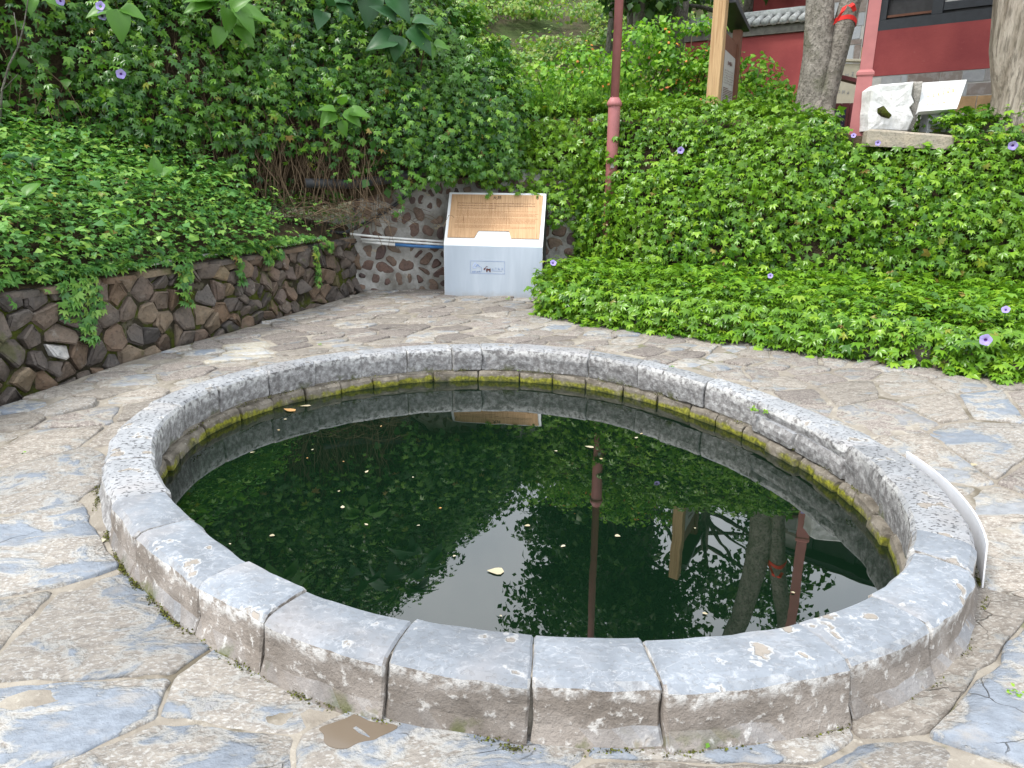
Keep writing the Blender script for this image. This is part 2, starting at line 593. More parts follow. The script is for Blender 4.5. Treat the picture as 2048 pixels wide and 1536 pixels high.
def leaf_mat(name, cols, trans=.25, rough=.42, patch=None, yellow=False):
    t = NT(name)
    r = t.n('ShaderNodeNewGeometry').outputs['Random Per Island']
    k = len(cols)
    stops = [(.985 * i / (k - 1), cc) for i, cc in enumerate(cols)]
    if yellow:
        stops += [(.990, (.30, .32, .04)), (.997, (.24, .15, .05))]
    c = t.ramp(r, stops)
    if patch:
        c = t.mix(t.math('MULTIPLY', t.step(t.noise(1.1, 3, .5), .45, .68), .6), c, patch)
    b = t.bsdf(c, rough, .35)
    tr = t.n('ShaderNodeBsdfTranslucent')
    t.put(tr.inputs['Color'], t.mix(1.0, c, (1.25, 1.35, .6), 'MULTIPLY'))
    mx = t.n('ShaderNodeMixShader')
    mx.inputs[0].default_value = trans
    t.t.links.new(b, mx.inputs[1])
    t.t.links.new(tr.outputs[0], mx.inputs[2])
    MAT[name] = t.done(mx.outputs[0])


leaf_mat('ivy_leaf', [(.040, .115, .012), (.072, .18, .014), (.112, .25, .017), (.155, .31, .02), (.23, .38, .025)], .22, .30, (.145, .28, .019), True)
leaf_mat('shaded_cliff_leaf', [(.015, .060, .011), (.028, .095, .013), (.052, .15, .017), (.095, .22, .02), (.175, .33, .028)], .18, .32, (.065, .17, .017), True)  # same creeper as ivy_leaf, with the cliff's shade painted into darker greens
leaf_mat('bank_leaf', [(.045, .14, .035), (.07, .19, .04), (.10, .245, .05), (.15, .31, .05), (.24, .38, .07)], .24, .42, None, True)
leaf_mat('broad_leaf', [(.05, .155, .025), (.085, .21, .03), (.12, .26, .035)], .3, .4)
leaf_mat('dark_broad_leaf', [(.022, .075, .03), (.03, .095, .033), (.045, .125, .035)], .22, .4)
leaf_mat('lantana_leaf', [(.06, .18, .018), (.12, .29, .024), (.19, .38, .03), (.27, .45, .04)], .34, .45)
leaf_mat('scrub_leaf', [(.08, .19, .04), (.14, .28, .05), (.21, .36, .06), (.28, .41, .08), (.30, .31, .12)], .28, .5)
leaf_mat('tree_leaf', [(.022, .062, .014), (.032, .088, .016), (.05, .12, .02), (.085, .16, .025)], .25, .4)
leaf_mat('grass_blade', [(.09, .20, .03), (.14, .27, .04), (.2, .32, .06)], .3, .5)
t = NT('dead_leaf')
c = t.ramp(t.orand(), [(0, (.36, .31, .20)), (.45, (.46, .42, .31)), (.8, (.40, .30, .15)), (1, (.42, .20, .06))])
MAT['dead_leaf'] = t.done(t.bsdf(c, .6, .3))
leaf_mat('lantana_flower', [(.75, .22, .05), (.8, .42, .08), (.7, .2, .12)], .2, .6)
leaf_mat('petal', [(.33, .25, .62), (.38, .30, .70), (.44, .36, .74)], .3, .5)
simple('petal_throat', (.07, .02, .16), .6)
t = NT('dry_stem')
c = t.ramp(t.n('ShaderNodeNewGeometry').outputs['Random Per Island'], [(0, (.05, .032, .02)), (.5, (.10, .068, .042)), (1, (.20, .145, .09))])
MAT['dry_stem'] = t.done(t.bsdf(c, .9, .15))
simple('white_paint', (.80, .81, .81), .35, .4, .05, 3, .03)
t = NT('panel_paint')
st = t.noise(7, 4, .6, t.mapping(t.pos, (1, 1, .12)))
c = t.mix(t.step(st, .35, .7), (.36, .41, .47), (.42, .47, .53))
c = t.mix(t.math('MULTIPLY', t.math('SUBTRACT', 1.0, t.step(t.math('ADD', t.sep(t.pos, 2), t.math('MULTIPLY', t.noise(20, 5), .12)), .22, .34)), .5), c, (.26, .245, .22))
MAT['panel_paint'] = t.done(t.bsdf(c, .38, .4))
t = NT('timber_print')
st = t.noise(26, 6, .6, t.mapping(t.pos, (3.2, .15, .15)))
crk = t.noise(60, 3, .7, t.mapping(t.pos, (2.6, .07, .07), (0, .07, 0)))
c = t.mix(t.step(st, .3, .7), (.44, .262, .135), (.55, .35, .195))
c = t.mix(t.math('MULTIPLY', t.step(crk, .625, .66), .8), c, (.16, .075, .03))
MAT['timber_print'] = t.done(t.bsdf(c, .6, .25))
simple('ink', (.035, .025, .02), .6, .2)
simple('faded_ink', (.33, .17, .08), .6, .2)
simple('pale_ink', (.46, .50, .54), .6, .2)
simple('blue_ink', (.20, .27, .46), .6, .2)
simple('logo_brown', (.10, .035, .03), .6, .2)
simple('logo_sky', (.38, .45, .62), .6, .2)
simple('white_pvc', (.68, .68, .66), .4, .4, .18, 9)
simple('blue_pvc', (.05, .16, .36), .4, .4, .2, 9)
simple('black_hose', (.025, .025, .027), .5, .3)
simple('grey_pipe', (.05, .052, .055), .55, .3)
simple('lamp_red', (.36, .135, .135), .5, .3, .1, 8, .06)
simple('post_red', (.36, .13, .125), .55, .3, .1, 8, .06)
t = NT('raw_timber')
st = t.noise(22, 6, .6, t.mapping(t.pos, (2.5, 2.5, .1)))
c = t.mix(t.step(st, .3, .7), (.34, .205, .10), (.50, .335, .18))
c = t.mix(t.math('MULTIPLY', t.step(t.noise(40, 3, .6, t.mapping(t.pos, (2.2, 2.2, .05))), .62, .68), .7), c, (.12, .065, .03))
MAT['raw_timber'] = t.done(t.bsdf(c, .7, .2, t.bump(st, .4, .006)))
simple('stained_timber', (.15, .065, .04), .6, .25)
simple('notice_sheet', (.40, .38, .36), .5, .3, .06)
simple('dark_metal', (.035, .037, .04), .5, .4)


def bark(name, a, b, moss, stretch):
    t = NT(name)
    v = t.mapping(t.pos, (1, 1, stretch))
    n1, n2 = t.noise(9, 7, .65, v), t.noise(34, 6, .65, v)
    c = t.mix(t.step(n1, .35, .65), a, b)
    c = t.mix(t.math('MULTIPLY', t.step(n2, .48, .62), .65), c, tuple(k * .4 for k in a))
    c = t.mix(t.math('MULTIPLY', t.step(t.noise(3, 5, .6), .52, .66), moss), c, (.075, .085, .035))
    MAT[name] = t.done(t.bsdf(c, .9, .2, t.bump(t.math('ADD', n1, t.math('MULTIPLY', n2, .6)), 1.0, .05)))


bark('smooth_bark', (.20, .178, .15), (.31, .28, .24), .45, .8)
bark('shaggy_bark', (.20, .165, .125), (.40, .35, .29), .15, .12)
bark('far_bark', (.16, .145, .12), (.26, .24, .21), .2, .5)
simple('ribbon', (.62, .03, .025), .6, .2, .1)
t = NT('red_plaster')
n1 = t.noise(1.7, 6, .6)
c = t.mix(t.step(n1, .3, .7), (.25, .052, .053), (.34, .075, .07))
c = t.mix(t.math('MULTIPLY', t.step(t.noise(9, 6, .7), .62, .72), .5), c, (.38, .13, .11))
MAT['red_plaster'] = t.done(t.bsdf(c, .85, .2, t.bump(t.noise(30, 5), .3, .01)))
simple('roof_tile', (.42, .43, .42), .85, .2, .35, 18, .5, .01)
simple('tile_under', (.16, .15, .13), .9, .1, .3, 14, .4)
simple('dark_lacquer', (.022, .024, .028), .4, .4, .2)
simple('dark_panel', (.038, .036, .037), .55, .3, .25)
simple('lattice', (.075, .10, .085), .5, .3, .15)
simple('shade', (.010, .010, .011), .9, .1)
t = NT('wall_brick')
rnd = t.orand()
c = t.ramp(rnd, [(0, (.19, .15, .13)), (.35, (.23, .19, .165)), (.5, (.30, .31, .325)), (.75, (.36, .375, .39)), (1, (.27, .26, .255))])
c = t.mix(t.math('MULTIPLY', t.step(t.noise(14, 5), .45, .65), .3), c, (.42, .41, .40))
MAT['wall_brick'] = t.done(t.bsdf(c, .85, .2, t.bump(t.noise(50, 5), .4, .006)))
simple('brick_joint', (.42, .40, .37), .9, .1, .15)
simple('sandstone', (.34, .215, .11), .85, .2, .25, 7, .5, .01)
t = NT('white_marble')
n1 = t.noise(6, 6, .65, None, .6)
c = t.mix(t.step(n1, .3, .68), (.52, .51, .48), (.78, .775, .76))
c = t.mix(t.math('MULTIPLY', t.step(t.noise(13, 6, .7), .62, .7), .6), c, (.33, .28, .20))
MAT['white_marble'] = t.done(t.bsdf(c, .6, .35, t.bump(t.noise(20, 6), .5, .02)))
simple('engraved_marble', (.72, .725, .72), .5, .35, .06, 5)
simple('gilt', (.62, .52, .26), .6, .3)
simple('marble_break', (.30, .28, .25), .9, .2, .35, 14, .8, .02)
simple('plinth_stone', (.40, .41, .42), .75, .25, .12)
rock('ledge_stone', [(0, (.30, .265, .21)), (1, (.36, .32, .26))], .4)
simple('bin_red', (.15, .035, .035), .55, .3, .12)
simple('bin_plaque', (.03, .032, .06), .5, .3)
simple('cream_board', (.58, .51, .38), .6, .3, .08)
simple('white_board', (.74, .75, .78), .45, .35, .04)


# ------------------------------------------------------------------ 2-D outlines
def clip_half(poly, p, n):
    """keep the side of the line through p where dot(q - p, n) <= 0"""
    out = []
    m = len(poly)
    for i in range(m):
        a, b = poly[i], poly[(i + 1) % m]
        da = (a[0] - p[0]) * n[0] + (a[1] - p[1]) * n[1]
        db = (b[0] - p[0]) * n[0] + (b[1] - p[1]) * n[1]
        if da <= 0:
            out.append(a)
        if (da < 0 < db) or (db < 0 < da):
            s = da / (da - db)
            out.append((a[0] + (b[0] - a[0]) * s, a[1] + (b[1] - a[1]) * s))
    return out


def voronoi(seeds, bbox):
    S = np.array(seeds, float)
    cells = []
    x0, y0, x1, y1 = bbox
    for i, s in enumerate(S):
        d = ((S - s) ** 2).sum(1)
        order = np.argsort(d)[1:25]
        poly = [(x0, y0), (x1, y0), (x1, y1), (x0, y1)]
        for j in order:
            q = S[j]
            poly = clip_half(poly, ((s[0] + q[0]) / 2, (s[1] + q[1]) / 2), (q[0] - s[0], q[1] - s[1]))
            if len(poly) < 3:
                break
        cells.append(poly)
    return cells


def darts(bbox, rad, n, ok=lambda x, y: True, tries=9000):
    pts = []
    x0, y0, x1, y1 = bbox
    arr = np.zeros((0, 3))
    for _ in range(tries):
        x, y = random.uniform(x0, x1), random.uniform(y0, y1)
        if not ok(x, y):
            continue
        r = rad(x, y)
        if len(arr) and (((arr[:, :2] - (x, y)) ** 2).sum(1) < ((arr[:, 2] + r) / 2) ** 2).any():
            continue
        arr = np.vstack([arr, (x, y, r)])
        if len(arr) >= n:
            break
    return arr


def area_c(poly):
    a = cx = cy = 0.0
    for i in range(len(poly)):
        x0, y0 = poly[i]
        x1, y1 = poly[(i + 1) % len(poly)]
        k = x0 * y1 - x1 * y0
        a += k
        cx += (x0 + x1) * k
        cy += (y0 + y1) * k
    if abs(a) < 1e-9:
        return 0, poly[0]
    return a / 2, (cx / (3 * a), cy / (3 * a))


def shrink(poly, g):
    a, c = area_c(poly)
    if a < 0:
        poly = poly[::-1]
    out = poly
    n = len(poly)
    for i in range(n):
        p, q = poly[i], poly[(i + 1) % n]
        dx, dy = q[0] - p[0], q[1] - p[1]
        L = math.hypot(dx, dy)
        if L < 1e-6:
            continue
        nx, ny = dy / L, -dx / L
        out = clip_half(out, (p[0] - nx * g, p[1] - ny * g), (nx, ny))
        if len(out) < 3:
            return []
    return out


def chaikin(poly, k=.22, it=1):
    for _ in range(it):
        out = []
        for i in range(len(poly)):
            p, q = poly[i], poly[(i + 1) % len(poly)]
            out.append((p[0] + (q[0] - p[0]) * k, p[1] + (q[1] - p[1]) * k))
            out.append((p[0] + (q[0] - p[0]) * (1 - k), p[1] + (q[1] - p[1]) * (1 - k)))
        poly = out
    return poly


def resample(poly, ds):
    out = []
    for i in range(len(poly)):
        p, q = poly[i], poly[(i + 1) % len(poly)]
        n = max(1, int(round(math.hypot(q[0] - p[0], q[1] - p[1]) / ds)))
        for k in range(n):
            out.append((p[0] + (q[0] - p[0]) * k / n, p[1] + (q[1] - p[1]) * k / n))
    return out


def stone(poly, ds, jag, depth, bev, bulge, rough, seed, rings=(.35, .7), rnd_c=.12):
    """one stone from a plan outline: (a, b, h) vertices with h above the plane, and faces"""
    poly = resample(chaikin(poly, rnd_c), ds)
    n = len(poly)
    P = np.array(poly)
    a, c = area_c(poly)
    c = np.array(c)
    D = P - c
    L = np.hypot(D[:, 0], D[:, 1])[:, None] + 1e-6
    nz = fbm(np.c_[P, np.full(n, seed * 1.7)], 9.0, 3)[:, None]
    P = P + D / L * nz * jag
    D = P - c
    L = np.hypot(D[:, 0], D[:, 1])[:, None] + 1e-6
    V = [np.c_[P, np.full(n, -depth)], np.c_[P, np.full(n, -bev * .9)],
         np.c_[P - D / L * np.minimum(bev, L * .3), np.zeros(n)]]
    tilt = np.array([random.uniform(-1, 1), random.uniform(-1, 1)]) * rough * 2.2
    for f in rings:
        Q = c + D * (1 - f)
        V.append(np.c_[Q, bulge * math.sin(f * PI / 2) + rough * fbm(np.c_[Q, np.full(n, seed * 3.1)], 7.0, 5)])
    V.append(np.array([[c[0], c[1], bulge + rough * fbm(np.array([[c[0], c[1], seed * 3.1]]), 7.0, 5)[0]]]))
    V = np.vstack(V)
    s = max(1e-3, float(L.mean()))
    V[n:, 2] += (V[n:, :2] - c) @ tilt / s * .5
    F = []
    m = len(rings) + 3
    for r in range(m - 1):
        for k in range(n):
            F.append((r * n + k, r * n + (k + 1) % n, (r + 1) * n + (k + 1) % n, (r + 1) * n + k))
    top = m * n
    for k in range(n):
        F.append(((m - 1) * n + k, (m - 1) * n + (k + 1) % n, top))
    if a < 0:
        F = [f[::-1] for f in F]
    return V, F


# ------------------------------------------------------------------ the well's plan
WC = np.array([0.17, 3.845])
_o = [(-170.5, 2.27), (-178.6, 2.37), (170, 2.44), (160, 2.47), (149, 2.43), (139, 2.37), (129, 2.29), (119, 2.24), (109, 2.2), (102.5, 2.17),
      (90, 2.06), (76, 1.96), (62, 1.84), (53.6, 1.77), (40, 1.71), (22, 1.70), (8, 1.76), (-7, 1.86), (-20, 1.98), (-36, 2.11), (-43, 2.14), (-48, 2.15),
      (-57, 2.14), (-68, 2.17), (-83, 2.14), (-93, 2.12), (-97, 2.1), (-105, 2.06), (-109, 2.04), (-118, 2.04), (-128.7, 2.05), (-143, 2.09), (-156, 2.15)]
_i = [(169.8, 2.24), (-179, 2.14), (-170.8, 2.05), (-160, 1.95), (-148, 1.88), (-133, 1.84), (-118, 1.83), (-105.7, 1.84), (-87.5, 1.89), (-66, 1.94), (-56, 1.94),
      (-44.5, 1.92), (-36, 1.88), (-25, 1.78), (-12, 1.67), (5, 1.56), (21, 1.50), (40, 1.52), (58, 1.62), (75, 1.75), (90, 1.88), (102, 1.98), (120, 2.08), (140, 2.19), (155, 2.25)]


def fourier(pts, order=5):
    a = np.radians([p[0] for p in pts])
    A = np.concatenate([[np.ones_like(a)]] + [[np.cos(k * a), np.sin(k * a)] for k in range(1, order + 1)]).T
    return np.linalg.lstsq(A, np.array([p[1] for p in pts]), rcond=None)[0]


_fo, _fi = fourier(_o), fourier(_i)


def _ev(c, a):
    a = np.asarray(a, float)
    r = c[0] + 0 * a
    for k in range(1, (len(c) - 1) // 2 + 1):
        r = r + c[2 * k - 1] * np.cos(k * a) + c[2 * k] * np.sin(k * a)
    return r


Rout = lambda a: _ev(_fo, a)
Rin = lambda a: _ev(_fi, a)
RIM_Z, WATER_Z = 0.20, -0.08

# ------------------------------------------------------------------ ground
gs = 200.0
ground = obj('ground', [(-gs, -gs, -.32), (gs, -gs, -.32), (gs, gs, -.32), (-gs, gs, -.32)], [(0, 1, 2, 3)], MAT['ground'])
ground['kind'] = 'structure'

# left edge of the raised paving (a narrow drain lies between it and the dry stone wall)
EDGE = [(-4.35, 0.0), (-3.75, 2.0), (-3.42, 3.2), (-3.16, 4.23), (-3.04, 4.66), (-2.90, 5.24), (-2.65, 5.98), (-2.43, 6.58), (-2.18, 7.32), (-1.80, 8.45)]
edge_x = lambda y: np.interp(y, [e[1] for e in EDGE], [e[0] for e in EDGE])
BED = [(0.20, 8.3), (0.26, 7.55), (0.5, 7.12), (.86, 6.80), (1.59, 6.36), (2.04, 6.08), (2.51, 5.76), (3.0, 5.44), (3.65, 4.97), (4.9, 4.1), (6.2, 3.2)]
bed_x = [b[0] for b in BED]
bed_y = lambda x: np.interp(x, bed_x[1:], [b[1] for b in BED[1:]])
# mortar bed of the paving: one thick sheet with a hole for the well
NA, NR = 260, 60
V, F = [], []


def pave_far(a):
    """distance from the well's middle to the border of the paving in direction a"""
    d = np.array([math.cos(a), math.sin(a)])
    lo, hi = 0.5, 9.0
    r = 1.2
    while r < 9.0:
        q = WC + d * r
        if q[0] < edge_x(q[1]) or q[1] > 8.95 or q[1] < -0.6 or q[0] > 6.0 or (q[0] > .3 and q[1] > bed_y(q[0]) + .25):
            break
        r += .02
    return r


for i in range(NA):
    a = 2 * PI * i / NA
    r0, r1 = float(Rout(a)) - .08, pave_far(a)
    r1 = max(r1, r0 + .15)
    for k in range(NR + 1):
        r = r0 + (r1 - r0) * k / NR
        x, y = WC[0] + math.cos(a) * r, WC[1] + math.sin(a) * r
        V.append((x, y, float(gz(x, y))))
    V.append((x, y, -.31))
for i in range(NA):
    j = (i + 1) % NA
    for k in range(NR + 1):
        F.append((i * (NR + 2) + k, i * (NR + 2) + k + 1, j * (NR + 2) + k + 1, j * (NR + 2) + k))
V = np.array(V)
m_ = V[:, 2] > -.2
V[m_, 2] += -.003 + .006 * fbm(V[m_] * (1, 1, 0), 2.2, 9) + .007 * fbm(V[m_] * (1, 1, 0), 11.0, 10)
pavement = obj('pavement', V, F, MAT['mortar'], None, True)
pavement['kind'] = 'structure'

ROT = math.radians(33)
cr_, sr_ = math.cos(ROT), math.sin(ROT)
ANI = 1.55


def to_w(u, v):
    u = u * ANI
    return (u * cr_ - v * sr_, u * sr_ + v * cr_)


def to_l(x, y):
    return ((x * cr_ + y * sr_) / ANI, -x * sr_ + y * cr_)


def pave_rad(u, v):
    x, y = to_w(u, v)
    front = 1 - float(smooth(2.6, 4.6, y))
    return .150 + .285 * front + (.07 if random.random() < .25 else 0) + (.10 if x > 1.9 and y < 5 else 0)


def pave_ok(u, v):
    x, y = to_w(u, v)
    return -.4 < y < 9.6 and -5.0 < x < 5.4


def paved(x, y):
    if y < .2 or y > 8.85 or x > 4.6 or x < edge_x(y) - .02:
        return False
    if x > .3 and y > bed_y(x) + .1:
        return False
    d = np.array([x, y]) - WC
    return math.hypot(*d) > Rout(math.atan2(d[1], d[0])) - .30


sd_ = darts((-6, -5, 8, 11), pave_rad, 900, pave_ok, 40000)
cells = voronoi(sd_[:, :2], (-9, -7, 9, 13))
n_slab = 0
slab_tops = []
for k, cell in enumerate(cells):
    if not paved(*to_w(sd_[k, 0], sd_[k, 1])):
        continue
    poly = [to_w(*p) for p in cell]
    poly = [(float(np.clip(x, -7, 7)), float(np.clip(y, -.5, 8.95))) for x, y in poly]
    a, c = area_c(poly)
    if abs(a) < .012 or abs(a) > 2.2:
        continue
    near = c[1] < 3.4
    poly = shrink(poly, random.uniform(.004, .011) if near else random.uniform(.005, .018))
    if len(poly) < 3:
        continue
    poly = resample(poly, .10)
    out = []
    for x, y in poly:
        dx, dy = x - WC[0], y - WC[1]
        ang = math.atan2(dy, dx)
        r, ro = math.hypot(dx, dy), float(Rout(ang)) - .03
        if r < ro:
            x, y = WC[0] + math.cos(ang) * ro, WC[1] + math.sin(ang) * ro
        x = max(x, float(edge_x(y)) + .02 + .03 * float(vnoise([[x, y, 1.]], 4)[0]))
        if x > .3:
            y = min(y, float(bed_y(x)) + .22)
        out.append((x, y))
    a, c = area_c(out)
    if abs(a) < .022:
        continue
    V, F = stone(out, .04 if near else .055, .030 if near else .026, .03, .009, .004, .009, k)
    lift = random.uniform(-.004, .008)
    V[:, 2] += gz(V[:, 0], V[:, 1]) + .004 + lift
    u = random.random()
    if c[1] < 2.6 or (c[1] < 3.6 and c[0] < -1.5):
        mat = 'slab_blue' if u < .82 else 'slab_tan'
    elif c[0] > 1.6 and c[1] < 5.0:
        mat = 'slab_tan' if u < .6 else ('slab_blue' if u < .75 else 'slab_mauve')
    else:
        mat = 'slab_mauve' if u < .5 else ('slab_tan' if u < .93 else 'slab_blue')
    if (c[0] + 2.15) ** 2 + (c[1] - 5.6) ** 2 < .09:
        mat = 'slab_pale'
    obj('paving_slab', V, F, MAT[mat], pavement, True, origin=(c[0], c[1], float(gz(*c))))
    n_slab += 1
    slab_tops.append(V[V[:, 2] > gz(V[:, 0], V[:, 1]) - .012])

pp = onz(712, 1468, 0.0)
slab_tops = np.vstack(slab_tops)
pz = slab_tops[np.hypot(slab_tops[:, 0] - pp.x, slab_tops[:, 1] - pp.y) < .09]
pz = float(np.percentile(pz[:, 2], 80)) if len(pz) else .01
pud = [(pp.x + .085 * math.cos(a) * (1 + .3 * math.sin(2 * a + 1) + .18 * math.sin(5 * a)), pp.y + .06 * math.sin(a) * (1 + .25 * math.cos(3 * a))) for a in np.linspace(0, 2 * PI, 40, endpoint=False)]
MB().prism(pud, (0, 0, pz - .012), (1, 0, 0), (0, 1, 0), (0, 0, 1), .0125).build('puddle', MAT['puddle_water'])['kind'] = 'structure'

# ------------------------------------------------------------------ the well
well = thing('stone_well', 'wide round well with a low rim of worn grey limestone blocks around dark water', 'well', (float(WC[0]), float(WC[1]), 0))


def ring_stone(a0, a1, prof, name, mat, amp, seed, gap=.0025, ds=.045):
    """a block of the ring: prof(a) gives the closed cross-section [(r, z), ...] at angle a"""
    rm = float(Rout((a0 + a1) / 2))
    g = gap / rm
    a0, a1 = a0 + g, a1 - g
    n = max(3, int((a1 - a0) * rm / ds))
    st = [a0, a0 + .008 / rm] + [a0 + (a1 - a0) * k / n for k in range(1, n)] + [a1 - .008 / rm, a1]
    V = []
    skew = random.uniform(-.04, .04)
    dz, dr = random.uniform(-.007, .007), random.uniform(-.016, .016)
    for i, a in enumerate(st):
        pr = np.array(prof(a))
        m = pr.mean(0)
        if i in (0, len(st) - 1):
            d = pr - m
            L = np.hypot(d[:, 0], d[:, 1])[:, None]
            pr = m + d * (1 - np.minimum(.008 / L, .3))
        for r, z in pr:
            aa = a + skew * (r - m[0]) / rm
            V.append((WC[0] + math.cos(aa) * (r + dr), WC[1] + math.sin(aa) * (r + dr), z + (dz if z > .05 else 0)))
    V = np.array(V)
    N = np.stack([fbm(V + seed * 3.3, 11.0, 21 + q) for q in range(3)], 1)
    N2 = np.stack([fbm(V + seed * 3.3, 3.0, 41 + q, 2) for q in range(3)], 1)
    sc = np.where(V[:, 2:3] > .185, .45, 1.0)
    V = V + N * amp * sc + N2 * amp * .9 * sc
    k = len(prof(a0))
    F = []
    for i in range(len(st) - 1):
        for j in range(k):
            F.append((i * k + j, i * k + (j + 1) % k, (i + 1) * k + (j + 1) % k, (i + 1) * k + j))
    F.append(tuple(range(k))[::-1])
    F.append(tuple((len(st) - 1) * k + j for j in range(k)))
    am = (a0 + a1) / 2
    return obj(name, V, F, MAT[mat], well, False, origin=(WC[0] + math.cos(am) * rm, WC[1] + math.sin(am) * rm, 0))


def rim_profile(zin, zout_off):
    def prof(a):
        ri, ro = float(Rin(a)), float(Rout(a))
        x, y = WC[0] + math.cos(a) * ro, WC[1] + math.sin(a) * ro
        zo = float(gz(x, y)) - .03
        hh = RIM_Z - zo
        ch = .014
        P = [(ri + .012, zin), (ri + .004, zin + (RIM_Z - zin) * .3), (ri - .003, zin + (RIM_Z - zin) * .6), (ri, RIM_Z - .022), (ri + ch, RIM_Z - .003)]
        P += [(ri + (ro - ri) * f, RIM_Z + .004 * math.sin(f * PI)) for f in (.22, .4, .6, .78)]
        fl = .05 * min(1, hh / .2)
        P += [(ro - ch - .006, RIM_Z - .004), (ro, RIM_Z - .024), (ro + fl * .10, RIM_Z - hh * .35), (ro + fl * .25, RIM_Z - hh * .6), (ro + fl * .7, RIM_Z - hh * .82), (ro + fl, zo)]
        P += [((ri + ro) / 2, min(zin, zo))]
        return P
    return prof


joints = [-178.6, -167, -153.9, -143.6, -128.3, -118.3, -105.1, -92.9, -82.7, -66.9, -56.5, -43.9, -38, -19.7, -7.1, 21.9, 40, 53.6, 61.7, 75.9, 102.3, 109, 119.2, 129, 139, 148.7, 159.8, 170.4, 181.4]
for k in range(len(joints) - 1):
    a0, a1 = math.radians(joints[k]), math.radians(joints[k + 1])
    am = joints[k] + (joints[k + 1] - joints[k]) / 2
    worn = -160 < am < -40
    split = -8 < am < 22
    ring_stone(a0, a1, rim_profile(.11 if split else (.012 if am > 0 else -.02), 0), 'rim_stone', 'rim_worn' if worn else 'rim_pitted', .012, k)
# a flat second layer under the thin rim slabs on the right
for k, (d0, d1) in enumerate([(-7.5, 8), (8, 22)]):
    ring_stone(math.radians(d0), math.radians(d1), lambda a: [(float(Rin(a)) - .022 + dr_, z) for dr_, z in ((.01, .0), (0, .035), (0, .075), (.012, .108), (.18, .11), (.18, .0))], 'rim_stone', 'rim_pitted', .008, 70 + k)
# small blocks at the waterline
a = -180.0
k = 0
while a < 179:
    w = random.uniform(5.5, 11.5)
    b = min(a + w, 180)
    if 180 - b < 3:
        b = 180
    top, out_ = random.uniform(-.012, .010), random.uniform(.004, .034)
    ring_stone(math.radians(a), math.radians(b), lambda q, top=top, out_=out_: [(float(Rin(q)) - out_ + d_, z) for d_, z in ((.02, -.26), (.004, -.15), (0, -.09), (0, -.045), (.004, top - .02), (.02, top), (.16, top), (.16, -.26))],
               'course_stone', 'course_stone', .010, 100 + k, .007, .05)
    a = b
    k += 1
# mortar core of the ring, hidden behind the blocks
V, F = [], []
for i in range(96):
    q = 2 * PI * i / 96
    ri, ro = float(Rin(q)) + .03, float(Rout(q)) - .020
    for r, z in ((ri, -.30), (ri, RIM_Z - .035), (ri + .02, RIM_Z - .014), (ro - .016, RIM_Z - .014), (ro - .012, RIM_Z - .05), (ro - .006 + .022 * max(0, 1 - float(gz(*(WC + (ro * math.cos(q), ro * math.sin(q))))) / .19), -.02)):
        V.append((WC[0] + math.cos(q) * r, WC[1] + math.sin(q) * r, z))
for i in range(96):
    j = (i + 1) % 96
    for e in range(5):
        F.append((i * 6 + e, i * 6 + e + 1, j * 6 + e + 1, j * 6 + e))
obj('mortar_core', V, F, MAT['mortar'], well)
wv = [(WC[0] + math.cos(q) * (float(Rin(q)) + .03), WC[1] + math.sin(q) * (float(Rin(q)) + .03), WATER_Z) for q in np.linspace(0, 2 * PI, 96, endpoint=False)]
water = obj('water', wv, [tuple(range(96))], MAT['water'])
water['kind'] = 'structure'

# ------------------------------------------------------------------ dry stone wall on the left
WA, WB = np.array([-4.15, 1.9]), np.array([-1.83, 8.60])
WL = float(np.hypot(*(WB - WA)))
wdir = (WB - WA) / WL
wn = np.array([wdir[1], -wdir[0]])       # towards the paving
WTOP = .80
drywall = thing('dry_stone_wall', 'low retaining wall of dark brown fieldstones with mossy joints beside the paving', 'wall', (float(WA[0]), float(WA[1]), -.3))
zw = lambda s: WTOP + .015 * math.sin(s * 2.1)


def wall_pt(s, z, d):
    return (WA[0] + wdir[0] * s + wn[0] * d, WA[1] + wdir[1] * s + wn[1] * d, z)


V, F = [], []
NS, NZ = 60, 10
for i in range(NS + 1):
    s = WL * i / NS
    for k in range(NZ + 1):
        z = -.31 + (WTOP - .03 + .31) * k / NZ
        V.append(wall_pt(s, z, -.03 + .012 * float(vnoise([[s, z, 0]], 6)[0])))
    V.append(wall_pt(s, WTOP - .02, -.35))
    V.append(wall_pt(s, -.31, -.35))
m = NZ + 3
for i in range(NS):
    for k in range(m - 1):
        F.append((i * m + k, (i + 1) * m + k, (i + 1) * m + k + 1, i * m + k + 1))
obj('wall_core', V, F, MAT['wall_joint'], drywall)
sd_ = darts((1.3, -.31, WL, WTOP), lambda s, z: random.choice((.08, .11, .14, .17, .20, .26)), 300, tries=16000)
for k, cell in enumerate(voronoi(sd_[:, :2], (1.2, -.34, WL, WTOP))):
    poly = shrink([(p[0] + random.uniform(-.007, .007), p[1] + random.uniform(-.007, .007)) for p in cell], random.uniform(.004, .016))
    if len(poly) < 3:
        continue
    a, c = area_c(poly)
    if abs(a) < .003:
        continue
    V, F = stone(poly, .04, .012, .09, .014, random.uniform(.0, .014), .040, k + 500, (.18, .6), .05)
    V[:, 2] += random.uniform(-.008, .016)
    W = np.array([wall_pt(s, z, h) for s, z, h in V])
    white = abs(c[0] - 3.16) < .06 and abs(c[1] - .30) < .08
    obj('fieldstone', W, [f for f in F], MAT['white_rock' if white else 'field_stone'], drywall, False, origin=wall_pt(c[0], c[1], 0))
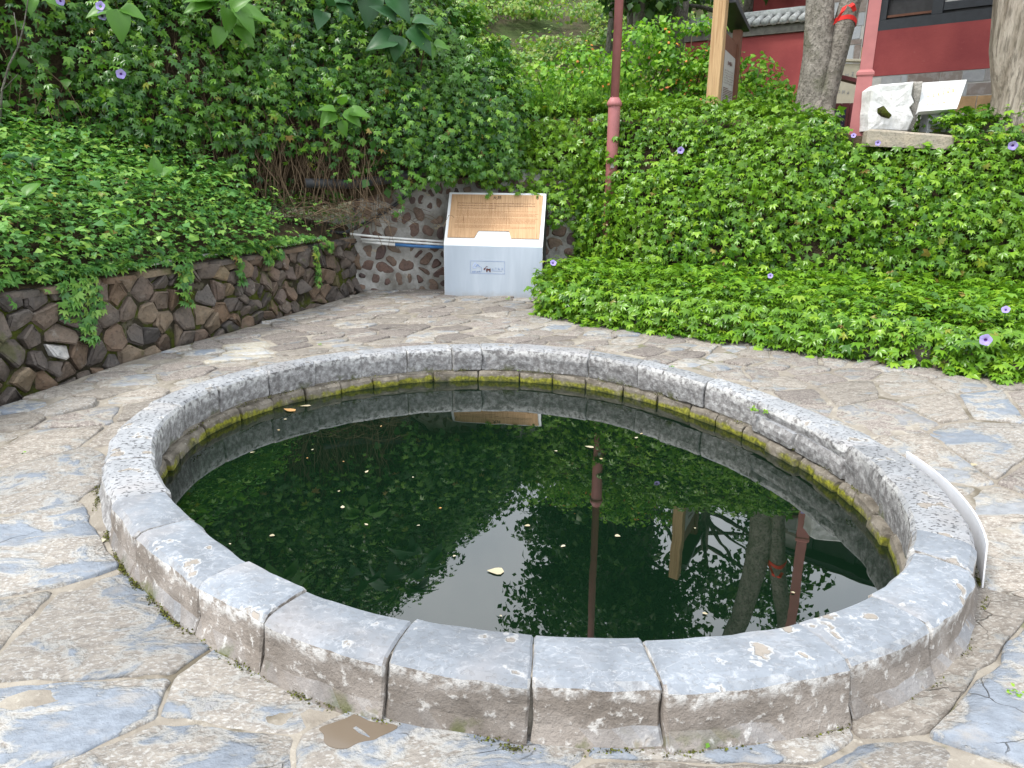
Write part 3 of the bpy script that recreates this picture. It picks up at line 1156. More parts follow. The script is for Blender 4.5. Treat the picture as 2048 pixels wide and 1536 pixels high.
# flat cap stones
s = 1.2
k = 0
while s < WL - .05:
    w = random.uniform(.22, .5)
    e = min(s + w, WL - .01)
    if e - s > .1:
        poly = [(s + .006, -.30), (e - .006, -.30), (e - .006, .02 + random.uniform(-.012, .02)), (s + .006, .02 + random.uniform(-.012, .02))]
        V, F = stone(poly, .07, .008, .045, .010, .003, .008, k + 900, (.5,))
        W = np.array([wall_pt(u, WTOP + .012 + h, d) for u, d, h in V])
        obj('cap_stone', W, [f[::-1] for f in F], MAT['field_stone'], drywall, True, origin=wall_pt((s + e) / 2, WTOP, 0))
    s = e
    k += 1

# ------------------------------------------------------------------ mortared rubble wall at the back
RW = [(-1.86, 8.60), (-.82, 8.87), (.95, 8.90)]
rubble = thing('rubble_wall', 'pale mortared rubble wall with dark red stones behind the information stand', 'wall', (-1.0, 8.9, -.3))
for q in range(2):
    A, B = np.array(RW[q]), np.array(RW[q + 1])
    L = float(np.hypot(*(B - A)))
    du = (B - A) / L
    nn = np.array([du[1], -du[0]])
    rp = lambda s, z, d: (A[0] + du[0] * s + nn[0] * d, A[1] + du[1] * s + nn[1] * d, z)
    V, F = [], []
    n1, n2 = int(L / .05), 38
    for i in range(n1 + 1):
        for k in range(n2 + 1):
            s, z = L * i / n1, -.3 + 1.9 * k / n2
            V.append(rp(s, z, .02 * float(fbm([[s, z, q]], 5)[0]) + .012 * float(vnoise([[s, z, q]], 16)[0])))
    for i in range(n1):
        for k in range(n2):
            b = i * (n2 + 1) + k
            F.append((b, b + n2 + 1, b + n2 + 2, b + 1))
    obj('mortar_face', V, F, MAT['lime_mortar'], rubble, True)
    sd_ = darts((0, .12, L, 1.5), lambda s, z: random.choice((.10, .14, .18, .24)), 130, tries=6000)
    for k, cell in enumerate(voronoi(sd_[:, :2], (0, .1, L, 1.55))):
        poly = shrink(cell, random.uniform(.010, .034) if q == 0 or cell[0][0] < 1.1 else random.uniform(.008, .018))
        if len(poly) < 3:
            continue
        a, c = area_c(poly)
        if abs(a) < .0016:
            continue
        V, F = stone(chaikin(poly), .03, .030, .05, .016, random.uniform(.002, .012), .016, k + 1300 + 200 * q, (.45,))
        V[:, 2] += random.uniform(-.004, .016)
        W = np.array([rp(s, z, h) for s, z, h in V])
        obj('rubble_stone', W, F, MAT['rubble_stone'], rubble, False, origin=rp(c[0], c[1], 0))


# ------------------------------------------------------------------ leaf masses
def norm(v):
    return v / (np.linalg.norm(v, axis=-1, keepdims=True) + 1e-9)


def leaflet(w=.30, fold=.10, droop=.18):
    """pointed leaflet along +y, unit length, folded along the midrib: 5 vertices, 4 triangles"""
    V = np.array([(0, 0, 0), (-w, .45, fold - droop * .15), (w, .45, fold - droop * .15), (0, .47, 0), (0, 1.0, -droop)])
    return V, np.array([(0, 3, 1), (0, 2, 3), (1, 3, 4), (3, 2, 4)])


def palmate(k=5, spread=82, w=.21):
    """hand-shaped leaf: k leaflets that meet in one vertex at the stalk"""
    Vs, Fs = [np.zeros((1, 3))], []
    lens = {5: (.66, .88, 1.0, .88, .66), 3: (.85, 1.0, .85)}[k]
    for i in range(k):
        a = math.radians(-spread + 2 * spread * i / (k - 1))
        V, F = leaflet(w)
        V = V * lens[i]
        V[1:, 1] += .06
        c, s = math.cos(a), math.sin(a)
        W = np.c_[V[:, 0] * c + V[:, 1] * s, -V[:, 0] * s + V[:, 1] * c, V[:, 2] - .04 * abs(i - k // 2)]
        Vs.append(W[1:])
        Fs.append(np.where(F == 0, 0, F + 4 * i))
    return np.vstack(Vs), np.vstack(Fs)


def single(w=.42, fold=.12, droop=.25):
    return leaflet(w, fold, droop)


PALM5, PALM3, OVATE, LANCE = palmate(5), palmate(3, 62, .34), single(.44), single(.22, .06, .3)


def scatter(tpl, P, Nrm, Fwd, size):
    """place the template at every point with its own frame and size -> vertices and triangles"""
    T, TF = tpl
    Nrm = norm(Nrm)
    Fw = norm(Fwd - Nrm * (Fwd * Nrm).sum(1, keepdims=True))
    Sd = np.cross(Fw, Nrm)
    V = P[:, None, :] + size[:, None, None] * (T[None, :, 0:1] * Sd[:, None, :] + T[None, :, 1:2] * Fw[:, None, :] + T[None, :, 2:3] * Nrm[:, None, :])
    F = TF[None] + (np.arange(len(P)) * len(T))[:, None, None]
    return V.reshape(-1, 3), F.reshape(-1, 3)


def merge(parts):
    Vs, Fs, b = [], [], 0
    for V, F in parts:
        Vs.append(V)
        Fs.append(F + b)
        b += len(V)
    return np.vstack(Vs), np.vstack(Fs)


class Sheet:
    """a curved surface given as a grid of points; can be sampled and hit by rays"""
    def __init__(self, G):
        self.G = np.asarray(G, float)
        n, m, _ = self.G.shape
        self.V = self.G.reshape(-1, 3)
        self.F = np.array([(i * m + k, (i + 1) * m + k, (i + 1) * m + k + 1, i * m + k + 1) for i in range(n - 1) for k in range(m - 1)])
        self.T = np.vstack([self.F[:, [0, 1, 2]], self.F[:, [0, 2, 3]]])
        self.bvh = BVHTree.FromPolygons([tuple(v) for v in self.V], [tuple(f) for f in self.T])

    def sample(self, density):
        A, B, C = (self.V[self.T[:, k]] for k in range(3))
        N = np.cross(B - A, C - A)
        ar = np.linalg.norm(N, axis=1) / 2
        n = int(ar.sum() * density)
        idx = rng.choice(len(ar), n, p=ar / ar.sum())
        u, v = rng.random(n), rng.random(n)
        s = u + v > 1
        u[s], v[s] = 1 - u[s], 1 - v[s]
        return A[idx] + (B - A)[idx] * u[:, None] + (C - A)[idx] * v[:, None], norm(N[idx])

    def hit(self, px, py, out=.12):
        d = CAMM.to_3x3() @ Vector(((px - 1024) / FPX, -(py - 768) / FPX, -1.0))
        d.normalize()
        h = self.bvh.ray_cast(Vector((0, 0, CAMZ)), d)
        if h[0] is None:
            return None, None
        n = h[1] if h[1].dot(d) < 0 else -h[1]
        return h[0] + n * out - d * .02, n


def lerp_poly(pts, s):
    pts = np.array(pts, float)
    t = np.linspace(0, 1, len(pts))
    return np.stack([np.interp(s, t, pts[:, k]) for k in range(pts.shape[1])], 1)


def foliage(S, tpl, density, size, thick, lump, lump_f, keep=None, sag=.7, spread=.55, seed=0, up=.35, fade=None):
    P, N = S.sample(density)
    k = (P[:, 0] > -.74 * P[:, 1] - 1.3) & (P[:, 0] < .74 * P[:, 1] + 1.0)      # what a visitor by the well could see
    P, N = P[k], N[k]
    lumps = fbm(P, lump_f, seed)
    if fade is not None:
        lumps = lumps * fade(P)
    P = P + N * (lump * (lumps[:, None] + .35) + thick * rng.random((len(P), 1)) ** .7)
    if keep is not None:
        k = keep(P, lumps)
        P, N = P[k], N[k]
    n = len(P)
    nn = N * .75 + np.array([0, 0, up]) + rng.normal(0, spread, (n, 3)) * .75
    fw = np.array([0, 0, -sag]) + N * .25 + rng.normal(0, .55, (n, 3))
    return scatter(tpl, P, nn, fw, size * rng.uniform(.5, 1.28, n))


# ---- right-hand wall, its planted bed and the slope behind
S_ = np.linspace(0, 1, 70)
base = lerp_poly([(-.55, 9.0, .9), (.20, 8.98, .6), (.86, 8.97, .35), (1.12, 8.5, .30), (1.36, 8.12, .33), (2.4, 7.66, .36), (3.6, 7.28, .38), (4.86, 6.95, .40), (6.6, 6.45, .40)], S_)
topl = lerp_poly([(-.50, 9.1, 2.12), (.20, 9.08, 2.16), (.86, 9.02, 2.18), (1.12, 8.9, 2.18), (1.36, 8.72, 2.18), (2.4, 8.22, 2.12), (3.6, 7.74, 1.93), (4.86, 7.28, 1.98), (6.6, 6.75, 2.02)], S_)
back = topl + np.array([.25, .75, -.06])
G = []
for i in range(len(S_)):
    row = []
    for f in np.linspace(0, 1, 22):
        p = base[i] * (1 - f) + topl[i] * f
        p = p + np.array([-.08, -.24, 0]) * math.sin(f ** .8 * PI) * float(smooth(.95, 1.5, p[0]))
        row.append(p)
    for f in (.15, .4, .7, 1.0):
        q = topl[i] * (1 - f) + back[i] * f
        row.append(q + np.array([0, 0, .05 * math.sin(f * PI)]))
    G.append(row)
G = np.array(G)
wall_sheet = Sheet(G)
bank = fast_obj('ivy_wall', wall_sheet.V, wall_sheet.F, MAT['soil'], None, None, True)
tag(bank, 'sloping earth retaining wall under the thick green creeper beside the well', 'wall')
# bed: front edge of rough stones, soil on top
bs = np.linspace(0, 1, 60)
bf = lerp_poly([(b[0], b[1], .18) for b in BED[1:]], bs)
bb = lerp_poly([(.80, 8.6, .42), (1.0, 8.4, .42), (1.3, 8.1, .42), (2.0, 7.85, .42), (2.6, 7.6, .42), (3.2, 7.42, .42), (3.8, 7.24, .42), (4.86, 6.95, .42), (5.6, 6.75, .42), (6.6, 6.45, .42)], bs)
G = []
for i in range(60):
    row = []
    for z in (.10, .2, .30, .38):
        row.append(np.array([bf[i][0], bf[i][1], z]) + (bb[i] - bf[i]) * np.array([1, 1, 0]) * .05 * (z - .1) / .28)
    for f in (.14, .3, .5, .75, 1.0):
        p = bf[i] * (1 - f) + bb[i] * f
        p[2] = .40 + .05 * math.sin(f * PI)
        row.append(p)
    G.append(row)
bed_sheet = Sheet(np.array(G))
bed = thing('planting_bed', 'low stone-edged planting bed overgrown with creeper along the paving', 'planting bed', (.3, 7.4, .15))
fast_obj('bed_soil', bed_sheet.V, bed_sheet.F, MAT['soil'], bed, None, True)
acc = 0.0
bl = [np.array(b) for b in BED[1:]]
for i in range(len(bl) - 1):
    A, B = bl[i], bl[i + 1]
    L = float(np.hypot(*(B - A)))
    du = (B - A) / L
    nn = np.array([du[1], -du[0]])
    if nn[1] > 0:
        nn = -nn
    s = 0.0
    while s < L - .03:
        e = min(L, s + random.uniform(.16, .34))
        h = random.uniform(.12, .2)
        V, F = stone([(s + .006, .14), (e - .006, .14), (e - .006, .18 + h), (s + .006, .18 + h * random.uniform(.8, 1.1))], .05, .012, .06, .018, .02, .015, i * 31 + s, (.4,))
        W = np.array([(A[0] + du[0] * u + nn[0] * (d + .01), A[1] + du[1] * u + nn[1] * (d + .01), z) for u, z, d in V])
        obj('edging_stone', W, F, MAT['field_stone'], bed, False, origin=(A[0] + du[0] * s, A[1] + du[1] * s, .18))
        s = e


top_fade = lambda P: 1 - .75 * smooth(1.75, 2.05, P[:, 2])


def keep_wall(P, l):
    ragged = .16 * fbm(P, 3.0, 77) + .05 * fbm(P, 9, 78)
    low = np.interp(P[:, 0], [-.7, -.2, .42, .72, .84, 1.0], [1.60, 1.36, 1.28, .98, .1, .0])
    lay = P[:, 2] > low + ragged
    ledge = ~((P[:, 0] > 3.35) & (P[:, 0] < 4.2) & (P[:, 2] > 1.86 + ragged * .3) & (P[:, 2] > 1.80))
    gap = (l > -.42) | (rng.random(len(P)) < .5)
    return lay & ledge & gap


parts = [foliage(wall_sheet, PALM5, 1050, .058, .10, .17, 2.3, keep_wall, .8, .75, 5, .35, top_fade),
         foliage(wall_sheet, PALM3, 90, .060, .18, .17, 2.3, keep_wall, .6, .9, 5, .35, top_fade),
         foliage(wall_sheet, PALM5, 420, .062, .18, .17, 2.3, keep_wall, .8, .6, 5, .35, top_fade)]


def keep_bed(P, l):
    pd = np.array([float(bed_y(x)) for x in P[:, 0]])
    rag = .10 * fbm(P, 2.6, 90) + .06 * fbm(P, 8, 91)
    return (P[:, 2] > .205 + .7 * np.maximum(rag, -.02)) & (P[:, 0] > .22)


parts += [foliage(bed_sheet, PALM5, 1300, .057, .12, .10, 2.6, keep_bed, .45, .7, 8, .8),
          foliage(bed_sheet, PALM5, 420, .072, .20, .10, 2.6, keep_bed, .3, .6, 8, .9)]
# leaves along the shoulder of the bed
n = 2600
q_ = lerp_poly([tuple(b) for b in bf], rng.random(n))
i_ = lerp_poly([tuple(b) for b in bb], np.zeros(1))
P = q_ + np.stack([rng.normal(.03, .06, n), rng.normal(.05, .07, n), .20 + .14 * rng.random(n)], 1)
parts.append(scatter(PALM5, P, np.array([-.2, -.6, .8]) + rng.normal(0, .4, (n, 3)), np.array([-.2, -.6, -.6]) + rng.normal(0, .5, (n, 3)), .068 * rng.uniform(.6, 1.15, n)))
# runners spilling onto the paving
for k in range(70):
    x = random.uniform(.3, 4.4)
    y = float(bed_y(x))
    L = random.uniform(.05, .28)
    n = int(6 + L * 40)
    s = rng.random(n)
    dx = random.uniform(-.12, .12)
    P = np.stack([x + dx * s - .25 * L * s, y - .02 - L * s * .8, gz(x, y) + .02 + .16 * (1 - s) ** 2 + .03 * rng.random(n)], 1) + rng.normal(0, .025, (n, 3)) * (1, 1, .3)
    parts.append(scatter(PALM5, P, np.array([-.1, -.3, 1.0]) + rng.normal(0, .3, (n, 3)), np.array([-.2, -.9, -.2]) + rng.normal(0, .5, (n, 3)), .062 * rng.uniform(.6, 1.1, n)))
V, F = merge(parts)
ivy = fast_obj('creeper', V, F, MAT['ivy_leaf'])
tag(ivy, 'dense bright green five-leaved creeper covering the sloping wall and bed right of the information stand', 'creeper', kind='stuff')
print('ivy tris', len(F))

# ---- vine-hung cliff on the left
CB = [(-8.2, 4.6, 1.6), (-6.6, 6.2, 1.75), (-5.2, 7.1, 1.75), (-4.1, 7.7, 1.6), (-2.9, 8.25, 1.15), (-2.0, 8.55, 1.2), (-1.2, 8.80, 1.40), (-.55, 8.95, 1.50), (-.12, 9.02, 1.55), (.02, 9.3, 1.7), (.05, 10.2, 1.8), (-.1, 12.0, 2.0)]
CT = [(-8.8, 5.0, 5.6), (-7.2, 6.7, 5.6), (-5.6, 7.6, 5.4), (-4.4, 8.2, 5.2), (-3.2, 8.7, 5.1), (-2.3, 8.95, 4.6), (-1.5, 9.15, 4.0), (-.98, 9.25, 3.45), (-.62, 9.35, 3.05), (-.55, 9.6, 2.9), (-.6, 10.4, 3.0), (-.8, 12.0, 3.2)]
S_ = np.linspace(0, 1, 90)
b_, t_ = lerp_poly(CB, S_), lerp_poly(CT, S_)
G = []
for i in range(90):
    row = []
    for f in np.linspace(0, 1, 30):
        p = b_[i] * (1 - f) + t_[i] * f
        o = np.array([.25, -.55, 0]) * (math.sin(min(1, f * 1.3) * PI) * .45 + .25 * f * (1 - f))
        p = p + o
        row.append(p)
    for f in (.3, .7, 1.0):
        row.append(t_[i] + np.array([-.5, .9, .25]) * f)
    G.append(row)
G = np.array(G)
N_ = np.array([.3, -.95, .1])
bul = .34 * fbm(G.reshape(-1, 3), .75, 31) * smooth(.2, -.9, G.reshape(-1, 3)[:, 0])
G = G + N_ * bul.reshape(G.shape[:2])[..., None]
cliff_sheet = Sheet(G)
cliff = fast_obj('cliff', cliff_sheet.V, cliff_sheet.F, MAT['soil'], None, None, True)
cliff['kind'] = 'structure'


def bare(P):
    """brown hollows in the curtain where the dry stems show"""
    q = (np.exp(-(((P[:, 0] + 2.45) / .75) ** 2 + ((P[:, 2] - 1.45) / .42) ** 2))
         + .9 * np.exp(-(((P[:, 0] + 3.55) / .5) ** 2 + ((P[:, 2] - 2.15) / .4) ** 2))
         + .5 * np.exp(-(((P[:, 0] + 4.4) / .5) ** 2 + ((P[:, 2] - 2.7) / .6) ** 2)))
    return q


def keep_cliff(P, l):
    rag = .14 * fbm(P, 3.2, 61) + .10 * fbm(P, 8, 62)
    low = np.interp(P[:, 0], [-3, -2.0, -1.2, -.8, -.4, .1], [.9, 1.2, 1.34, 1.46, 1.50, 1.6])
    g = fbm(P, 1.5, 63) + .35 * l
    dens = np.clip(.88 - .85 * bare(P) + 1.25 * (g + .06), .05, 1)
    return (P[:, 2] > low + rag) & (rng.random(len(P)) < dens)


parts = [foliage(cliff_sheet, PALM5, 620, .064, .12, .34, 1.3, keep_cliff, .9, .5, 12, .35),
         foliage(cliff_sheet, PALM5, 260, .072, .30, .40, 1.3, keep_cliff, .9, .6, 12, .35),
         foliage(cliff_sheet, OVATE, 60, .10, .18, .2, 1.6, keep_cliff, .9, .5, 12, .35)]
# hanging strands
for k in range(330):
    i = random.randrange(18, 80)
    j = random.randrange(8, 26)
    p = G[i][j] + N_ * (.22 + .2 * random.random())
    L = random.uniform(.35, 1.1)
    n = int(L * 26)
    s = np.linspace(0, 1, n)
    P = np.stack([p[0] + .06 * np.sin(s * 4 + k), p[1] - .03 * s, p[2] - L * s], 1) + rng.normal(0, .026, (n, 3)) - np.array([0, .06, 0])
    lowz = 1.0 if p[0] < -2.2 else (1.12 if p[0] < -1.15 else 1.5)
    ok = P[:, 2] > lowz
    P = P[ok]
    n = len(P)
    if n:
        parts.append(scatter(PALM5, P, N_ + np.array([0, 0, .4]) + rng.normal(0, .4, (n, 3)), np.array([0, -.2, -1]) + rng.normal(0, .5, (n, 3)), .062 * rng.uniform(.6, 1.15, n)))
V, F = merge(parts)
vine = fast_obj('hanging_vine', V, F, MAT['shaded_cliff_leaf'])
tag(vine, 'curtain of dark green five-leaved vine hanging down the tall bank above the dry stone wall', 'vine', kind='stuff')
print('vine tris', len(F))

# dry stems in the hollows
V_, F_ = [], []
mb = MB()
for k in range(460):
    u = random.random()
    if u < .62:
        x, z0, L = min(-1.5, random.gauss(-2.4, .55)), random.uniform(1.5, 2.3), random.uniform(.4, 1.0)
    elif u < .85:
        x, z0, L = random.gauss(-3.5, .45), random.uniform(2.1, 2.8), random.uniform(.4, 1.0)
    else:
        x, z0, L = random.uniform(-5, -1.5), random.uniform(1.6, 3.6), random.uniform(.4, 1.0)
    h = cliff_sheet.bvh.ray_cast(Vector((x + .6, 0, z0)), Vector((-.07, 1, 0)).normalized())
    if h[0] is None:
        continue
    p = h[0] + Vector((.04, -.10 - .16 * random.random(), 0))
    pts = []
    wx, wy = random.gauss(0, .16), random.gauss(0, .05)
    ph = random.uniform(0, 6)
    for f in (0, .25, .5, .75, 1.0):
        pts.append(p + Vector((wx * f + .045 * math.sin(ph + f * 6), -.04 * f + wy * f, -L * f)))
    r = random.uniform(.0018, .0045)
    mb.tube(pts, [r, r, r, r, r * .6], 3, False)
for k in range(150):          # tangle on the ground below
    c = Vector((random.gauss(-2.2, .55), 0, 0))
    c.y = 8.05 + .25 * (c.x + 2.2) + random.gauss(0, .22)
    c.z = 1.0 + random.uniform(0, .22)
    a = random.uniform(0, 2 * PI)
    d = Vector((math.cos(a), math.sin(a) * .7, random.uniform(-.2, .3))) * random.uniform(.15, .35)
    mb.tube([c - d, c + Vector((0, 0, .07)), c + d * .5 + Vector((0, 0, .05)), c + d], .0025, 3, False)
st = mb.build('dry_stems', MAT['dry_stem'])
tag(st, 'tangle of dry brown hanging stems in the hollow of the vine curtain', 'stems', kind='stuff')

# ---- planted terrace above the dry stone wall
S_ = np.linspace(0, 1, 60)
f_ = lerp_poly([(-4.30, 1.7, .82), (-3.40, 4.2, .82), (-2.55, 6.6, .82), (-2.05, 8.1, .82), (-1.88, 8.58, .84)], S_)
g_ = lerp_poly([(-8.6, 3.6, 1.75), (-6.3, 6.4, 1.95), (-4.3, 7.75, 1.75), (-2.95, 8.3, 1.12), (-2.0, 8.62, .95)], S_)
G = []
for i in range(60):
    row = []
    for q in np.linspace(0, 1, 24):
        p = f_[i] * (1 - q) + g_[i] * q
        p[2] = f_[i][2] + (g_[i][2] - f_[i][2]) * (q ** .8) + .04 * math.sin(q * PI)
        row.append(p)
    G.append(row)
G = np.array(G)
G[..., 2] += (.07 * fbm(G.reshape(-1, 3), 1.3, 71)).reshape(G.shape[:2]) * np.linspace(0, 1, 24)[None] ** .5
terr = Sheet(G)
tg = fast_obj('left_terrace', terr.V, terr.F, MAT['soil'], None, None, True)
tg['kind'] = 'structure'


def bank_keep(P, l):
    d = np.exp(-(((P[:, 0] + 2.15) / .55) ** 2 + ((P[:, 1] - 7.9) / .7) ** 2))
    g = fbm(P, 1.4, 83)
    return rng.random(len(P)) < np.clip(.95 - 1.0 * d + 1.1 * g, .08, 1)


parts = [foliage(terr, PALM5, 760, .050, .14, .13, 2.0, bank_keep, .25, .5, 33, 1.1),
         foliage(terr, OVATE, 620, .050, .24, .18, 2.0, bank_keep, .25, .6, 33, 1.0),
         foliage(terr, PALM3, 330, .052, .32, .26, 2.4, bank_keep, .25, .7, 33, 1.0),
         foliage(terr, OVATE, 70, .09, .34, .26, 2.4, bank_keep, .25, .6, 33, 1.0)]
# strands creeping over the wall's edge
for (s0, L, wd) in [(3.30, .46, .05), (3.22, .25, .05), (3.4, .3, .04), (4.25, .36, .03), (4.32, .2, .03), (4.95, .26, .02), (5.35, .12, .03), (6.15, .45, .012), (2.6, .1, .1), (1.8, .1, .1), (1.5, .14, .1), (2.45, .1, .1), (3.3, .08, .1), (5.5, .1, .06), (6.4, .12, .05), (.9, .15, .12), (.4, .2, .1)]:
    n = int(12 + L * 75)
    s = rng.random(n)
    drift = .20 if L > .5 else .03
    P = np.array([wall_pt(s0 + drift * t_ + random.gauss(0, wd), WTOP + .05 - L * t_, .05 + .03 * random.random()) for t_ in s])
    parts.append(scatter(PALM5, P, np.array([wn[0], wn[1], .4]) + rng.normal(0, .35, (n, 3)), np.array([.1, 0, -1]) + rng.normal(0, .45, (n, 3)), .06 * rng.uniform(.6, 1.1, n)))
for k in range(75):
    s0 = random.uniform(2.0, 6.3)
    n = random.randint(14, 40)
    P = np.array([wall_pt(s0 + random.gauss(0, .10), WTOP + .06 + .05 * random.random(), random.uniform(-.28, .05)) for _ in range(n)])
    parts.append(scatter(PALM5, P, np.array([.2, -.2, 1.0]) + rng.normal(0, .35, (n, 3)), np.array([wn[0], wn[1], -.1]) + rng.normal(0, .5, (n, 3)), .062 * rng.uniform(.6, 1.1, n)))
V, F = merge(parts)
gc = fast_obj('ground_cover', V, F, MAT['bank_leaf'])
tag(gc, 'light green leafy ground cover spilling over the top of the dry stone wall', 'ground cover', kind='stuff')
print('bank tris', len(F))

# ------------------------------------------------------------------ information stand
XV, ZV = Vector((1, 0, 0)), Vector((0, 0, 1))
sl, sr = Vector((-.79, 8.36, 0)), Vector((.33, 8.22, 0))
SU = (sr - sl).normalized()
SN = Vector((SU.y, -SU.x, 0))            # towards the well
SW = (sr - sl).length
ZB, ZF, ZT, SD = .178, .775, 1.335, .36
s0 = sl.copy()
stand = thing('information_stand', 'white and pale blue information stand with a sloping timber-look panel titled in Chinese', 'information stand', (s0.x, s0.y, ZB))


def sp(u, d, z):
    """point on the stand: u along, d towards the back, z height"""
    return s0 + SU * u - SN * d + ZV * z


prof = [(0, ZB), (0, ZF), (SD, ZT), (SD + .06, ZT), (SD + .06, ZB)]
V = [sp(0, d, z) for d, z in prof] + [sp(SW, d, z) for d, z in prof]
n = len(prof)
F = [tuple(range(n))[::-1], tuple(range(n, 2 * n))] + [(i, (i + 1) % n, n + (i + 1) % n, n + i) for i in range(n)]
obj('body', V, F, MAT['white_paint'], stand)
MB().prism([(.004, ZB + .006), (SW - .004, ZB + .006), (SW - .004, ZF - .012), (.004, ZF - .012)], s0, SU, ZV, SN, .006).build('front_panel', MAT['panel_paint'], stand)
MB().prism([(0, 0), (SD + .062, 0), (SD + .062, ZT - ZB), (SD, ZT - ZB), (0, ZF - ZB)], sp(SW, 0, ZB), -SN, ZV, SU, .004).build('side_panel', MAT['dark_metal'], stand)
DW = (sp(0, SD, ZT) - sp(0, 0, ZF))
DL = DW.length
DW.normalize()
DN = SU.cross(DW).normalized()
do = sp(0, 0, ZF)


def dpoly(lst, z0, dep, name, mat, par):
    return MB().prism(lst, do + DN * z0, SU, DW, DN, dep).build(name, MAT[mat], par)


m_ = .035
panel = dpoly([(m_, .085), (.345, .085), (.385, .175), (.735, .175), (.765, .085), (SW - m_ - .01, .085), (SW - m_, DL - .03), (m_, DL - .03)], .002, .012, 'timber_panel', 'timber_print', stand)


def strokes(u, w, s, ink, par_o, U_, W_, N_, seed, dense=5, name=None, mb=None):
    """one written sign drawn as short pen strokes inside a square of side s"""
    r = random.Random(seed)
    mb = mb or MB()
    for _ in range(dense):
        k = r.random()
        th = s * .13
        if k < .5:
            a, b = r.uniform(0, .25) * s, r.uniform(.7, 1) * s
            y = r.choice((.05, .3, .55, .85)) * s
            q = [(u + a, w + y), (u + b, w + y + .02 * s), (u + b, w + y + th), (u + a, w + y + th)]
        elif k < .85:
            x = r.choice((.1, .4, .5, .8)) * s
            a, b = r.uniform(0, .3) * s, r.uniform(.7, 1) * s
            q = [(u + x, w + a), (u + x + th, w + a), (u + x + th, w + b), (u + x, w + b)]
        else:
            q = [(u + .1 * s, w), (u + .1 * s + th, w), (u + .55 * s + th, w + .6 * s), (u + .55 * s, w + .6 * s)]
        mb.prism(q, par_o, U_, W_, N_, .0012)
    return mb


def text_mesh(name, body, size, o, U_, W_, N_, mat, par):
    cu = bpy.data.curves.new(name, 'FONT')
    cu.body = body
    cu.size = size
    cu.extrude = .0006
    cu.offset = size * .012
    ob = bpy.data.objects.new(name, cu)
    COL.objects.link(ob)
    bpy.context.view_layer.update()
    me = bpy.data.meshes.new_from_object(ob.evaluated_get(bpy.context.evaluated_depsgraph_get()))
    bpy.data.objects.remove(ob)
    R = Matrix((U_, W_, N_)).transposed()
    me.transform(Matrix.Translation(Vector(o) - world_loc(par)) @ R.to_4x4())
    me.name = name
    me.materials.clear()
    me.materials.append(mat)
    return link(name, me, par)


po = do + DN * .0145
text_mesh('title', '大井', .052, po + SU * (SW * .455) + DW * (DL - .088), SU, DW, DN, MAT['ink'], panel)
mb = MB()
for k in range(2):
    strokes(SW - .105, DL - .085 + .026 * (1 - k), .024, None, po, SU, DW, DN, 40 + k, 6, mb=mb)
mb.build('seal_mark', MAT['ink'], panel)['kind'] = 'stuff'
mb = MB()
for r_, (w, cnt) in enumerate([(DL - .150, 58), (DL - .182, 58), (DL - .214, 29)]):
    for q in range(cnt):
        strokes(.115 + q * .0155, w, .0125, None, po, SU, DW, DN, r_ * 97 + q, 4, mb=mb)
mb.build('lettering', MAT['logo_brown'], panel)['kind'] = 'stuff'
mb = MB()
for w in [.247, .262, .277, .292, .307] + [.338, .353, .368, .383, .398] + [.428, .443, .458]:
    u = .105
    end = SW - .11 if random.random() < .72 else SW * random.uniform(.5, .8)
    while u < end:
        e = u + random.uniform(.012, .05)
        mb.prism([(u, DL - w), (e, DL - w), (e, DL - w + .0042), (u, DL - w + .0042)], po, SU, DW, DN, .0008)
        u = e + random.uniform(.004, .009)
mb.build('small_print', MAT['faded_ink'], panel)['kind'] = 'stuff'
plate = dpoly([(.385, .012), (.74, .012), (.725, .160), (.395, .160)], .001, .003, 'notice_plate', 'white_paint', stand)
mb = MB()
for q in range(15):
    strokes(.475 + q * .0165, .106, .013, None, do + DN * .0045, SU, DW, DN, 300 + q, 4, mb=mb)
for q in range(9):
    strokes(.515 + q * .0175, .052, .014, None, do + DN * .0045, SU, DW, DN, 340 + q, 5, mb=mb)
for w in (.084, .034):
    mb.prism([(.49, w), (.70, w), (.70, w + .004), (.49, w + .004)], do + DN * .0045, SU, DW, DN, .0008)
mb.build('lettering', MAT['pale_ink'], plate)['kind'] = 'stuff'
# printed emblem frame on the front panel
fo = s0 + SN * .0075
u0, w0, u1, w1 = .305, .455, .70, .595
LGp = stand.children[1]
mb = MB()
for q in ([(u0, w0), (u1, w0), (u1, w0 + .003), (u0, w0 + .003)], [(u0, w1), (u1, w1), (u1, w1 + .003), (u0, w1 + .003)], [(u0, w0), (u0 + .003, w0), (u0 + .003, w1), (u0, w1)], [(u1, w0), (u1 + .003, w0), (u1 + .003, w1), (u1, w1)],
          [(u0 + .128, w0 + .02), (u0 + .132, w0 + .02), (u0 + .132, w0 + .075), (u0 + .128, w0 + .075)]):
    mb.prism(q, fo, SU, ZV, SN, .001)
mb.build('emblem_frame', MAT['blue_ink'], LGp)['kind'] = 'stuff'
mb = MB()
mb.prism([(u0 + .02, .53), (u0 + .055, .585), (u0 + .10, .53), (u0 + .085, .53), (u0 + .055, .565), (u0 + .035, .53)], fo, SU, ZV, SN, .001)
mb.prism([(u0 + .025, .512), (u0 + .055, .535), (u0 + .075, .512)], fo, SU, ZV, SN, .001)
mb.build('mountain_emblem', MAT['logo_sky'], LGp)['kind'] = 'stuff'
mb = MB()
mb.prism([(u0 + .058, .528), (u0 + .088, .562), (u0 + .118, .528), (u0 + .110, .528), (u0 + .088, .551), (u0 + .066, .528)], fo, SU, ZV, SN, .0018)
for q in range(4):
    strokes(u0 + .018 + q * .026, w0 + .008, .022, None, fo, SU, ZV, SN, 500 + q, 6, mb=mb)
